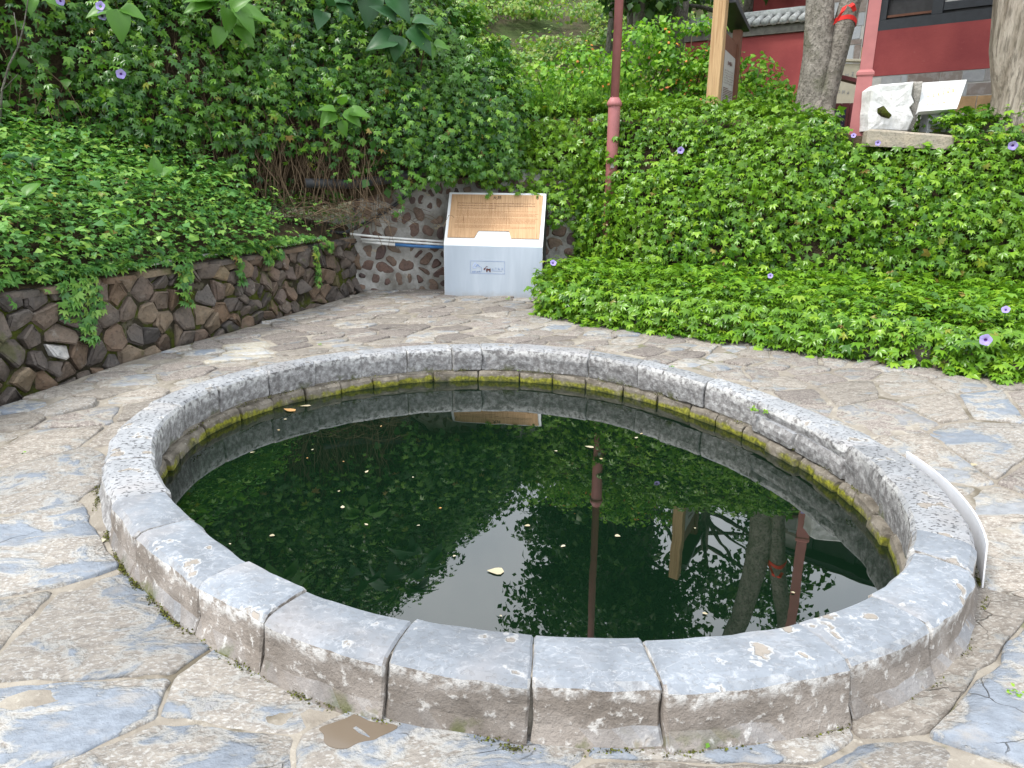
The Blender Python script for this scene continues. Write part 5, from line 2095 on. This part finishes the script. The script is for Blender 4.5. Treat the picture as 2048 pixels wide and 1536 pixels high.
# ------------------------------------------------------------------ temple buildings behind
Q0, Q1 = at(1700, 150, 11.2), at(2075, 150, 9.7)
Q0 = Vector((Q0.x, Q0.y, 0))
Q1 = Vector((Q1.x, Q1.y, 0))
TU = (Q1 - Q0).normalized()
TN = Vector((TU.y, -TU.x, 0))
TL = 6.5
tu = lambda px: max(0.0, min(TL, next((s for s in np.arange(0, TL, .01) if (lambda p: 1024 + FPX * ((CAMM.inverted() @ p).x / -(CAMM.inverted() @ p).z))(Q0 + TU * s + ZV * 3.2) >= px), TL)))
zr0 = at(1745, 153, (Q0 + TU * tu(1745)).y).z
zr1 = at(1745, 62, (Q0 + TU * tu(1745)).y).z
temple = thing('temple_hall', 'red plastered temple hall with dark lattice windows and a grey brick base', 'building', Q0 + ZV * 1.95)
TP = lambda lst, dep, name, mat, off=0.0, par=None: MB().prism(lst, Q0 + TN * off, TU, ZV, TN, dep).build(name, MAT[mat], par or temple)
ZG = 1.9
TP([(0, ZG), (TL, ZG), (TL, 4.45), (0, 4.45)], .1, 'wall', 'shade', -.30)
u_p = tu(1740)
TP([(u_p, zr0), (TL, zr0), (TL, zr1), (u_p, zr1)], .10, 'red_panel', 'red_plaster', -.12)
base_o = TP([(0, ZG), (TL, ZG), (TL, zr0 - .002), (0, zr0 - .002)], .10, 'base_wall', 'brick_joint', -.13)
me_cache = {}
z = zr0 - .165
row = 0
for row, (zb, hh) in enumerate([(zr0 - .155, .15), (zr0 - .315, .15)]):
    u = .02
    while u < 3.6:
        w = random.choice((.26, .34, .40, .08))
        if u > u_p - .1:
            TP([(u + .006, zb + .005), (u + w - .006, zb + .005), (u + w - .006, zb + hh - .005), (u + .006, zb + hh - .005)], .008, 'brick', 'wall_brick', -.03, base_o)
        u += w
u = u_p
while u < 3.6:
    w = random.uniform(.5, .8)
    TP([(u + .006, zr0 - .52), (u + w - .006, zr0 - .52), (u + w - .006, zr0 - .325), (u + .006, zr0 - .325)], .012, 'sandstone_block', 'sandstone', -.03, base_o)
    u += w
sd_ = darts((u_p, ZG, 3.4, zr0 - .53), lambda s, z: random.choice((.1, .13, .17)), 90, tries=3000)
for k, cell in enumerate(voronoi(sd_[:, :2], (u_p, ZG, 3.4, zr0 - .53))):
    poly = shrink(cell, .018)
    if len(poly) < 3 or abs(area_c(poly)[0]) < .002:
        continue
    V, F = stone(chaikin(poly), .05, .01, .03, .01, .008, .01, k + 4000, (.45,))
    W = np.array([tuple(Q0 + TU * s + ZV * z + TN * (h - .02)) for s, z, h in V])
    obj('rubble_stone', W, F, MAT['rubble_stone'], base_o, False, origin=Q0 + TU * float(poly[0][0]) + ZV * float(poly[0][1]))
# grey brick pier at the corner
u_a, u_b = 0.0, u_p - .02
pier = TP([(u_a - .35, ZG), (u_b - .1, ZG), (u_b - .1, 4.45), (u_a - .35, 4.45)], .16, 'brick_pier', 'brick_joint', -.14)
z = zr0 - .55
while z < 4.2:
    hh = random.choice((.17, .2, .07))
    u = u_a - .34
    while u < u_b - .13:
        w = random.choice((.12, .24, .3))
        e = min(u + w, u_b - .11)
        if e - u > .05:
            TP([(u + .005, z + .005), (e - .005, z + .005), (e - .005, z + hh - .005), (u + .005, z + hh - .005)], .008, 'brick', 'wall_brick', .02, pier)
        u = e
    z += hh
TP([(u_b - .09, ZG), (u_b + .05, ZG), (u_b + .05, 4.45), (u_b - .09, 4.45)], .12, 'column', 'dark_lacquer', -.10)
# window band
zs = zr1
TP([(u_b + .055, zs), (TL, zs), (TL, zs + .13), (u_b + .055, zs + .13)], .07, 'window_sill', 'dark_lacquer', -.09)
wu0 = tu(1760)
wu1 = tu(1858)
wf = TP([(u_b + .055, zs + .132), (TL, zs + .132), (TL, 4.40), (u_b + .055, 4.40)], .05, 'window_band', 'dark_panel', -.14)
for u, w_ in ((wu0 - .10, .10), (wu1 - .05, .13), (wu1 + 2.3, .13)):
    TP([(u, zs + .135), (u + w_, zs + .135), (u + w_, 4.39), (u, 4.39)], .06, 'window_post', 'dark_lacquer', -.089, wf)
for zz in (zs + .16, zs + .40, zs + .47):
    TP([(wu0 + .002, zz), (wu1 - .052, zz), (wu1 - .052, zz + .03), (wu0 + .002, zz + .03)], .03, 'rail', 'stained_timber', -.088, wf)
lz = zs + .27
TP([(wu1 + .085, lz - .10), (wu1 + 2.25, lz - .10), (wu1 + 2.25, lz - .002), (wu1 + .085, lz - .002)], .045, 'lattice_sill', 'dark_lacquer', -.088, wf)
lat = TP([(wu1 + .085, lz), (wu1 + 2.25, lz), (wu1 + 2.25, lz + .022), (wu1 + .085, lz + .022)], .03, 'lattice_frame', 'notice_sheet', -.087, wf)
gx = np.arange(wu1 + .10, wu1 + 2.25, .105)
mb = MB()
for k, u in enumerate(gx):
    o = Q0 + TN * -.088
    mb.prism([(u, lz + .023), (u + .02, lz + .023), (u + .02, 4.37), (u, 4.37)], o, TU, ZV, TN, .022)
for k, zz in enumerate(np.arange(lz + .09, 4.37, .10)):
    for j, u in enumerate(gx[:-1]):
        if (k + j) % 3 != 0:
            mb.prism([(u + .021, zz), (u + .104, zz), (u + .104, zz + .02), (u + .021, zz + .02)], Q0 + TN * -.086, TU, ZV, TN, .018)
o = mb.build('lattice', MAT['lattice'], wf)
# eave above
TP([(-.45, 4.452), (TL, 4.452), (TL, 4.53), (-.45, 4.53)], .42, 'eave', 'dark_lacquer', -.30)
MB().add([Q0 + TU * u_ + TN * d_ + ZV * z_ for u_ in (-.5, TL) for d_, z_ in ((.16, 4.535), (-2.6, 5.5), (-2.6, 5.42), (-.30, 4.533))], [(0, 4, 5, 1), (1, 5, 6, 2), (2, 6, 7, 3), (3, 7, 4, 0), (0, 1, 2, 3), (7, 6, 5, 4)]).build('roof', MAT['roof_tile'], temple)

# tiled boundary wall
K0, K1 = at(1372, 70, 12.9), at(1640, 42, 11.7)
ze = (K0.z + K1.z) / 2
K0 = Vector((K0.x, K0.y, 0))
K1 = Vector((K1.x, K1.y, 0))
KU = (K1 - K0).normalized()
KN = Vector((KU.y, -KU.x, 0))
KL = (K1 - K0).length
bw_ = thing('boundary_wall', 'red plastered boundary wall topped with pale grey roof tiles behind the forked tree', 'wall', K0 + ZV * 1.9)
KP = lambda lst, dep, name, mat, off=0.0: MB().prism(lst, K0 + KN * off, KU, ZV, KN, dep).build(name, MAT[mat], bw_)
KP([(0, 1.85), (KL, 1.85), (KL, ze - .12), (0, ze - .12)], .3, 'wall', 'red_plaster', -.3)
KP([(0, ze - .118), (KL, ze - .118), (KL, ze), (0, ze)], .42, 'eave_course', 'tile_under', -.36)
n_t = int(KL / .135)
mb_ = None
for k in range(n_t):
    u = .04 + k * .135
    c = K0 + KU * (u + .05)
    o_ = MB().tube([c + KN * .14 + ZV * (ze + .035), c - KN * .02 + ZV * (ze + .10), c - KN * .15 + ZV * (ze + .17)], [.055, .052, .05], 8).build('roof_tile', MAT['roof_tile'], bw_, True)
MB().tube([K0 - KN * .15 + ZV * (ze + .20), K0 + KU * (KL * .5) - KN * .15 + ZV * (ze + .20), K0 + KU * KL - KN * .15 + ZV * (ze + .20)], .06, 10).build('ridge_tile', MAT['roof_tile'], bw_, True)
KP([(0, ze + .002), (KL, ze + .002), (KL, ze + .03), (0, ze + .03)], .45, 'tile_bed', 'tile_under', -.32)
# higher red wall further back
H0, H1 = at(1505, 30, 14.6), at(1720, 20, 13.2)
hU = Vector((H1.x - H0.x, H1.y - H0.y, 0)).normalized()
hw = thing('side_hall', 'taller plain red wall of a hall seen above the tiled boundary wall', 'building', (H0.x, H0.y, 1.9))
MB().prism([(0, 1.9), (3.2, 1.9), (3.2, 5.0), (0, 5.0)], (H0.x, H0.y, 0), hU, ZV, Vector((-hU.y, hU.x, 0)), .4).build('wall', MAT['red_plaster'], hw)
MB().prism([(-.2, 5.002), (3.4, 5.002), (3.4, 5.12), (-.2, 5.12)], (H0.x, H0.y - .2, 0), hU, ZV, Vector((-hU.y, hU.x, 0)), .8).build('roof_edge', MAT['tile_under'], hw)

# ------------------------------------------------------------------ single plants and flowers
def heart_leaf(L, W, fold, droop, k=7):
    """broad leaf with veins as folds: from the stalk at the origin along +y"""
    V, F = [], []
    for i in range(k):
        f = i / (k - 1)
        w = W * math.sin(PI * min(1, f * .93 + .07) ** .72) * (1 if 0 < i < k - 1 else .12)
        rip = .012 * (1 if i % 2 else -1)
        V += [(-w, f * L - .04 * L * (w / W), fold * w - droop * f * f * L + rip), (-w * .5, f * L, fold * w * .55 - droop * f * f * L - rip), (0, f * L, -droop * f * f * L),
              (w * .5, f * L, fold * w * .55 - droop * f * f * L - rip), (w, f * L - .04 * L * (w / W), fold * w - droop * f * f * L + rip)]
    for i in range(k - 1):
        for j in range(4):
            F.append((i * 5 + j, i * 5 + j + 1, (i + 1) * 5 + j + 1, (i + 1) * 5 + j))
    return V, F


LEAF_ME = {m: make_mesh('leaf', *heart_leaf(1.0, w, .35, dr), MAT[m], True) for m, w, dr in (('broad_leaf', .36, .30), ('dark_broad_leaf', .42, .35))}


def broad_plant(px, py, sheet, n, size, label, mat, seed, out=.34, tilt=0.3, cluster=1.0):
    r = random.Random(seed)
    p, nrm = sheet.hit(px, py, out)
    if p is None:
        return
    t_ = thing('broad_leaved_plant', label, 'plant', p - Vector((0, 0, .12)), 'broad-leaved plants in the vine curtain')
    mb = MB()
    b = p - nrm * .45 - Vector((0, 0, .16))
    mb.tube([b, b.lerp(p, .6) + Vector((0, 0, .08)), p + nrm * .05], [.009, .007, .004], 5, False)
    mb.build('stem', MAT['dry_stem'], t_)
    for k in range(n):
        a = 2 * PI * k / n + r.uniform(-.3, .3)
        s = size * r.uniform(.75, 1.15)
        side = nrm.cross(ZV).normalized()
        d = (side * math.cos(a) + ZV * (.62 * math.sin(a) - tilt) + nrm * r.uniform(.15, .55)).normalized()
        up = (nrm * .75 + ZV * .7 + Vector((r.gauss(0, .22), r.gauss(0, .22), r.gauss(0, .2)))).normalized()
        up = (up - d * up.dot(d)).normalized()
        x = d.cross(up)
        M = Matrix((x, d, up)).transposed()
        o = link('leaf', LEAF_ME[mat], t_)
        base_p = p + nrm * r.uniform(-.05, .05) + d * r.uniform(.02, .07) * cluster + Vector((0, 0, r.uniform(-.05, .05) * cluster))
        o.matrix_local = Matrix.Translation(base_p - t_.location) @ M.to_4x4() @ Matrix.Diagonal((s, s, s, 1))
    return t_


for px, py, n, sz, lab, mat, cl in [
    (432, 78, 13, .26, 'big fresh green ribbed plant, the brightest rosette in the vine curtain', 'broad_leaf', 2.6),
    (256, 78, 4, .25, 'three or four wide leaves beside the paired purple morning glories', 'broad_leaf', 1.2),
    (320, 10, 6, .25, 'ribbed leaves hanging at the top of the vine curtain over the dark hollow', 'broad_leaf', 1.6),
    (440, 14, 5, .20, 'small cluster of ribbed leaves just above the brightest rosette', 'broad_leaf', 1.2),
    (745, 45, 9, .36, 'blue-green large-leaved plant with leaves as long as a hand', 'dark_broad_leaf', 2.4),
    (790, 120, 5, .30, 'dark drooping wide leaves below the blue-green large-leaved plant', 'dark_broad_leaf', 1.6),
    (625, 80, 5, .22, 'dull green wide leaves hanging in a pair over the creeper', 'dark_broad_leaf', 1.6),
    (830, 140, 4, .17, 'yellowing pair of heart-shaped leaves in the dark vine', 'broad_leaf', 1.0),
    (935, 12, 5, .22, 'bright leaves at the upper corner of the vine curtain', 'broad_leaf', 1.4),
    (700, 245, 7, .20, 'pale lime sprig hanging out over the brown stems', 'broad_leaf', 1.5),
    (75, 45, 4, .2, 'broad green leaves next to the bare twig', 'broad_leaf', 1.2)]:
    broad_plant(px, py, cliff_sheet, n, sz, lab, mat, px, .60, .3, cl)
for px, py, n, sz, lab, mat in [
    (170, 270, 9, .16, 'leafy pale plant standing highest on the planted terrace', 'broad_leaf'),
    (265, 300, 12, .15, 'blue-green bushy plant in the middle of the planted terrace', 'dark_broad_leaf'),
    (300, 440, 7, .15, 'bright pointed-leaf plant near the edge of the dry stone wall', 'broad_leaf'),
    (30, 490, 6, .15, 'wide pale leaves low on the terrace above the thickest creeper', 'broad_leaf'),
    (60, 400, 6, .14, 'dark wide-leaved plant amid the ground cover', 'dark_broad_leaf'),
    (395, 300, 6, .12, 'dark heart-leaved plant where the terrace meets the vine curtain', 'dark_broad_leaf')]:
    o = broad_plant(px, py, terr, n, sz, lab, mat, px, .25, -.1, 1.6)
    if o:
        o['group'] = 'leafy plants on the left terrace'

# bare twig at the left edge
tw = MB()
pt = [(0, 250), (4, 180), (18, 130), (36, 95), (48, 50), (56, 0), (60, -30)]
tw.tube([at(px, py, 6.9) for px, py in pt], [.011, .010, .009, .008, .006, .005, .004], 6)
tw.tube([at(36, 97, 6.9), at(33, 60, 6.88), at(28, 25, 6.85)], [.006, .005, .003], 5)
tw.tube([at(4, 182, 6.9), at(20, 165, 6.86), at(36, 148, 6.82)], [.005, .004, .002], 5)
tag(tw.build('bare_twig', MAT['far_bark'], None, True), 'bare pale forked twig standing in front of the vine curtain', 'twig')


def flower(p, n, r, label, folded=False):
    n = n.normalized()
    u = n.orthogonal().normalized()
    w = n.cross(u)
    t_ = thing('morning_glory', label, 'flower', p, 'purple morning glory flowers')
    V, F = [], []
    K = 20
    for ring, (rr, h) in enumerate(((.12, -.65), (.3, -.28), (.65, -.06), (1.0, .0))):
        for k in range(K):
            a = 2 * PI * k / K
            lob = 1 + (.07 * math.cos(5 * a) if ring == 3 else 0)
            V.append(p + (u * math.cos(a) + w * math.sin(a)) * r * rr * lob * (.6 if folded else 1) + n * r * (h + .05 * math.cos(5 * a) * rr))
    for i in range(3):
        for k in range(K):
            F.append((i * K + k, i * K + (k + 1) % K, (i + 1) * K + (k + 1) % K, (i + 1) * K + k))
    obj('petals', V, F, MAT['petal'], t_, True)
    V = [p + n * r * -.5] + [p + (u * math.cos(a) + w * math.sin(a)) * r * .26 + n * r * -.26 for a in np.linspace(0, 2 * PI, 12, endpoint=False)]
    obj('throat', V, [(0, 1 + k, 1 + (k + 1) % 12) for k in range(12)], MAT['petal_throat'], t_)
    MB().tube([p - n * r * .6, p - n * r * 1.6 - ZV * .01, p - n * r * 5.5 - ZV * .08], [.005, .004, .003], 5).build('stalk', MAT['broad_leaf'], t_)


for px, py, sh, r, lab in [
    (226, 5, cliff_sheet, .042, 'purple morning glory highest in the vine curtain'),
    (123, 58, cliff_sheet, .036, 'purple morning glory seen edge-on near the bare twig'),
    (209, 78, cliff_sheet, .040, 'upper flower of the pair of purple morning glories'),
    (213, 96, cliff_sheet, .040, 'lower flower of the pair of purple morning glories'),
    (262, 150, cliff_sheet, .042, 'purple morning glory over the dark hollow below the paired flowers'),
    (1368, 326, wall_sheet, .036, 'pale mauve morning glory on the creeper beside the slim lamp post'),
    (2008, 321, wall_sheet, .040, 'pale mauve morning glory on the creeper under the shaggy tree'),
    (1745, 317, wall_sheet, .026, 'half-closed pale morning glory below the stone ledge'),
    (1697, 302, wall_sheet, .024, 'small bluish bud on the creeper below the square lamp post'),
    (1970, 692, bed_sheet, .040, 'open violet morning glory low over the paving'),
    (1998, 682, bed_sheet, .028, 'half-hidden dark violet morning glory beside the open one over the paving'),
    (1535, 606, bed_sheet, .024, 'small faded mauve flower in the middle of the planting bed'),
    (1110, 573, bed_sheet, .034, 'pale pink morning glory at the corner of the bed by the information stand')]:
    p, n = sh.hit(px, py, .58 if sh is cliff_sheet else .25)
    if p is None:
        p, n = at(px, py, 7.45), Vector((0, -1, .2))
    v = (Vector((0, 0, CAMZ)) - p).normalized()
    flower(p, (n * .5 + v * .8 + Vector((random.gauss(0, .2), 0, random.gauss(0, .15)))), r, lab)

# strap-leaved plants in the bed
for px, py, k_, lab in [(1722, 590, 9, 'clump of arching strap-shaped leaves in the creeper bed'), (1440, 560, 4, 'few upright strap-shaped leaves nearer the information stand')]:
    p, n = bed_sheet.hit(px, py, .10)
    if p is None:
        continue
    t_ = thing('strap_leaf_plant', lab, 'plant', p - ZV * .1, 'strap-leaved plants in the bed')
    r = random.Random(px)
    for k in range(k_):
        a = r.uniform(0, 2 * PI)
        L = r.uniform(.28, .48)
        d = Vector((math.cos(a), math.sin(a) * .6, 0))
        sdv = Vector((-d.y, d.x, 0)).normalized()
        V = []
        for f in np.linspace(0, 1, 7):
            q = p - ZV * .08 + d * L * f * .8 + ZV * L * (1.1 * f - .85 * f * f)
            w = .016 * (1 - f ** 2.2) + .001
            V += [q - sdv * w + ZV * .006, q, q + sdv * w + ZV * .006]
        F = [(3 * i + j, 3 * i + j + 1, 3 * i + j + 4, 3 * i + j + 3) for i in range(6) for j in range(2)]
        obj('leaf', V, F, MAT['broad_leaf'], t_, True)

# creeper tips hanging over the stand
P = []
for (px, w_, n_) in [(972, 16, 9), (1030, 22, 8), (1075, 20, 12), (1108, 16, 30), (1122, 14, 28)]:
    for _ in range(n_):
        f = random.random()
        q = at(px + random.gauss(0, w_ * .5), (360 if px < 1090 else 380) + f * (34 if px < 1090 else 75), 8.60)
        q.y += random.uniform(-.05, .05)
        P.append(tuple(q))
P = np.array(P)
n = len(P)
V, F = scatter(PALM5, P, np.array([-.1, -.8, .5]) + rng.normal(0, .35, (n, 3)), np.array([0, -.3, -1]) + rng.normal(0, .45, (n, 3)), .065 * rng.uniform(.6, 1.1, n))
tag(fast_obj('creeper_sprays', V, F, MAT['ivy_leaf']), 'creeper sprays dangling over the top edge of the information stand', 'creeper', kind='stuff')

# weeds on rim, paving and stand foot
def weed(p, n_, size, label, up=.7, mat='ivy_leaf'):
    n_ = max(n_, 12)
    q = rng.normal(0, 1, (n_, 3)) * np.array([.32, .32, .3]) * size
    q[:, 2] = np.abs(q[:, 2]) + .004
    V, F = scatter(OVATE, np.array(p) + q, np.array([0, -.3, 1.0]) + rng.normal(0, .5, (n_, 3)), q + np.array([0, -.01, .01]) + rng.normal(0, .01, (n_, 3)), np.full(n_, size * .62) * rng.uniform(.6, 1.1, n_))
    o = fast_obj('weed', V - np.array(p), F, MAT[mat])
    o.location = Vector(p)
    tag(o, label, 'weed', 'small weeds rooted in the stone joints')


for px, py, z, n_, sz, lab in [
    (1505, 822, .15, 16, .035, 'leafy weed in the rim joint where the thin slab begins'),
    (1528, 826, .15, 10, .028, 'smaller weed next to the leafy one where the thin slab begins'),
    (1345, 735, .205, 7, .022, 'tiny weed on top of the far rim joint'),
    (1040, 742, .0, 8, .025, 'weed sprouting over the moss line under the longest far rim block'),
    (585, 775, .0, 12, .032, 'grey-green weed growing from the inner face of the rim'),
    (1340, 1447, .015, 12, .030, 'bright weed at the foot of the near rim joint'),
    (1410, 1475, .015, 6, .035, 'two-leaved seedling beside a dark gap at the foot of the rim'),
    (2030, 1388, .01, 6, .022, 'tiny weed in the joint of the blue paving slab'),
    (60, 910, .08, 26, .035, 'flat patch of bright weeds among the paving slabs'),
    (640, 690, .19, 8, .02, 'sprig in a paving joint behind the rim'),
    (915, 590, .19, 10, .035, 'weed at the foot of the information stand'),
    (1015, 600, .19, 14, .035, 'low weeds under the front of the information stand'),
    (1060, 600, .19, 14, .035, 'low weeds at the corner of the stand and the bed')]:
    weed(tuple(onz(px, py, z)), n_, sz, lab)

# fallen leaves on the water and the stone
LV, LF = heart_leaf(1.0, .26, .2, -.1, 6)
LM = [make_mesh('fallen_leaf', LV, LF, MAT['dead_leaf'], True)]
def fallen(px, py, z, s, ang, label, group, sx=1.0):
    p = onz(px, py, z)
    o = link('fallen_leaf', LM[0])
    o.location = p
    o.rotation_euler = (random.uniform(-.08, .08), random.uniform(-.08, .08), ang)
    o.scale = (s * sx, s, s * .5)
    tag(o, label, 'leaf', group)


fallen(1008, 1143, WATER_Z + .004, .075, 1.5, 'largest pale leaf floating on the reflected patch of sky', 'leaves floating in the well', 1.4)
fallen(590, 822, WATER_Z + .004, .10, 1.2, 'orange-brown leaf floating close to the far rim', 'leaves floating in the well', 1.3)
fallen(622, 811, WATER_Z + .004, .08, 1.8, 'pale leaf floating against the orange-brown one', 'leaves floating in the well', .7)
fallen(1188, 895, WATER_Z + .004, .06, 1.3, 'orange leaf floating on the reflection of the lamp post', 'leaves floating in the well', 1.2)
fallen(392, 875, WATER_Z + .03, .09, .6, 'curled brown leaf stuck to the mossy blocks at the waterline', None, 1.2)
fallen(206, 1084, .03, .06, 1.1, 'pinkish dry leaf lying on the paving outside the rim', None, 1.5)
fallen(1950, 927, .14, .05, 2.3, 'small yellow-green leaf lying on the paving beside the white strips', None, 1.2)
for px, py in [(623, 900), (615, 915), (686, 922), (731, 945), (676, 983), (826, 955), (761, 853), (883, 1015), (735, 1050), (685, 1016), (1115, 902), (1285, 866), (1205, 918), (1270, 876), (1060, 1050), (1230, 1070), (1390, 1055), (1405, 1225), (462, 1088), (540, 1070), (840, 1050), (910, 1110), (1000, 1230), (568, 838), (1590, 1185), (1130, 1090), (500, 905), (560, 860)]:
    fallen(px, py, WATER_Z + .004, random.uniform(.012, .032), random.uniform(0, 6), 'tiny pale leaf or speck drifting on the dark water', 'tiny leaves drifting in the well', random.uniform(.8, 1.6))

# white plastic strips leaning on the outside of the rim
for pts, lab in (([(1815, 905), (1850, 935), (1890, 968)], 'white plastic strip against the rim, the one further from the near slabs'),
                 ([(1903, 968), (1935, 1015), (1960, 1055), (1962, 1088)], 'white plastic strip against the rim, bent round to the near slabs')):
    V, F = [], []
    pl_ = [onz(px, py, .20) for px, py in pts]
    fine = []
    for i in range(len(pl_) - 1):
        for f in np.linspace(0, 1, 5)[:-1]:
            fine.append(pl_[i].lerp(pl_[i + 1], f))
    fine.append(pl_[-1])
    for p in fine:
        d = Vector((p.x - WC[0], p.y - WC[1], 0)).normalized()
        a = math.atan2(d.y, d.x)
        q = Vector((WC[0], WC[1], 0)) + d * (float(Rout(a)) + .028)
        zb = float(gz(q.x, q.y)) + .012
        zt = max(zb + .05, .205)
        q2 = q + d * .015
        V += [q2 + ZV * zb, q + ZV * zt, q + d * .006 + ZV * (zt + .002), q2 + d * .006 + ZV * zb]
    for i in range(len(fine) - 1):
        for k in range(4):
            F.append((4 * i + k, 4 * i + (k + 1) % 4, 4 * i + 4 + (k + 1) % 4, 4 * i + 4 + k))
    F += [(3, 2, 1, 0), tuple(4 * (len(fine) - 1) + k for k in range(4))]
    tag(obj('plastic_strip', V, F, MAT['white_board'], None, False, origin=V[0]), lab, 'strip', 'white strips beside the rim')

# moss cushions and dirt along the foot of the rim and on the inner blocks
P = []
for k in range(95):
    q = math.radians(random.uniform(-172, 0))
    ro = float(Rout(q)) + random.uniform(.035, .058)
    n = random.randint(20, 120)
    for _ in range(n):
        a = q + random.gauss(0, .012)
        r = ro + random.gauss(0, .006)
        x, y = WC[0] + math.cos(a) * r, WC[1] + math.sin(a) * r
        P.append((x, y, float(gz(x, y)) + .002 + abs(random.gauss(0, .006))))
for k in range(60):
    q = math.radians(random.uniform(-15, 215))
    n = random.randint(10, 40)
    for _ in range(n):
        a = q + random.gauss(0, .016)
        r = float(Rin(a)) - random.uniform(-.005, .03)
        P.append((WC[0] + math.cos(a) * r, WC[1] + math.sin(a) * r, .008 + abs(random.gauss(0, .008))))
P = np.array(P)
n = len(P)
leaf_mat('moss', [(.035, .03, .012), (.06, .058, .012), (.09, .10, .012), (.13, .14, .015)], .1, .9)
V, F = scatter(OVATE, P, np.array([0, 0, 1.0]) + rng.normal(0, .7, (n, 3)), rng.normal(0, 1, (n, 3)), .0075 * rng.uniform(.5, 1.4, n))
tag(fast_obj('moss', V, F, MAT['moss']), 'olive moss and dirt tucked along the foot and inner joints of the rim', 'moss', kind='stuff')
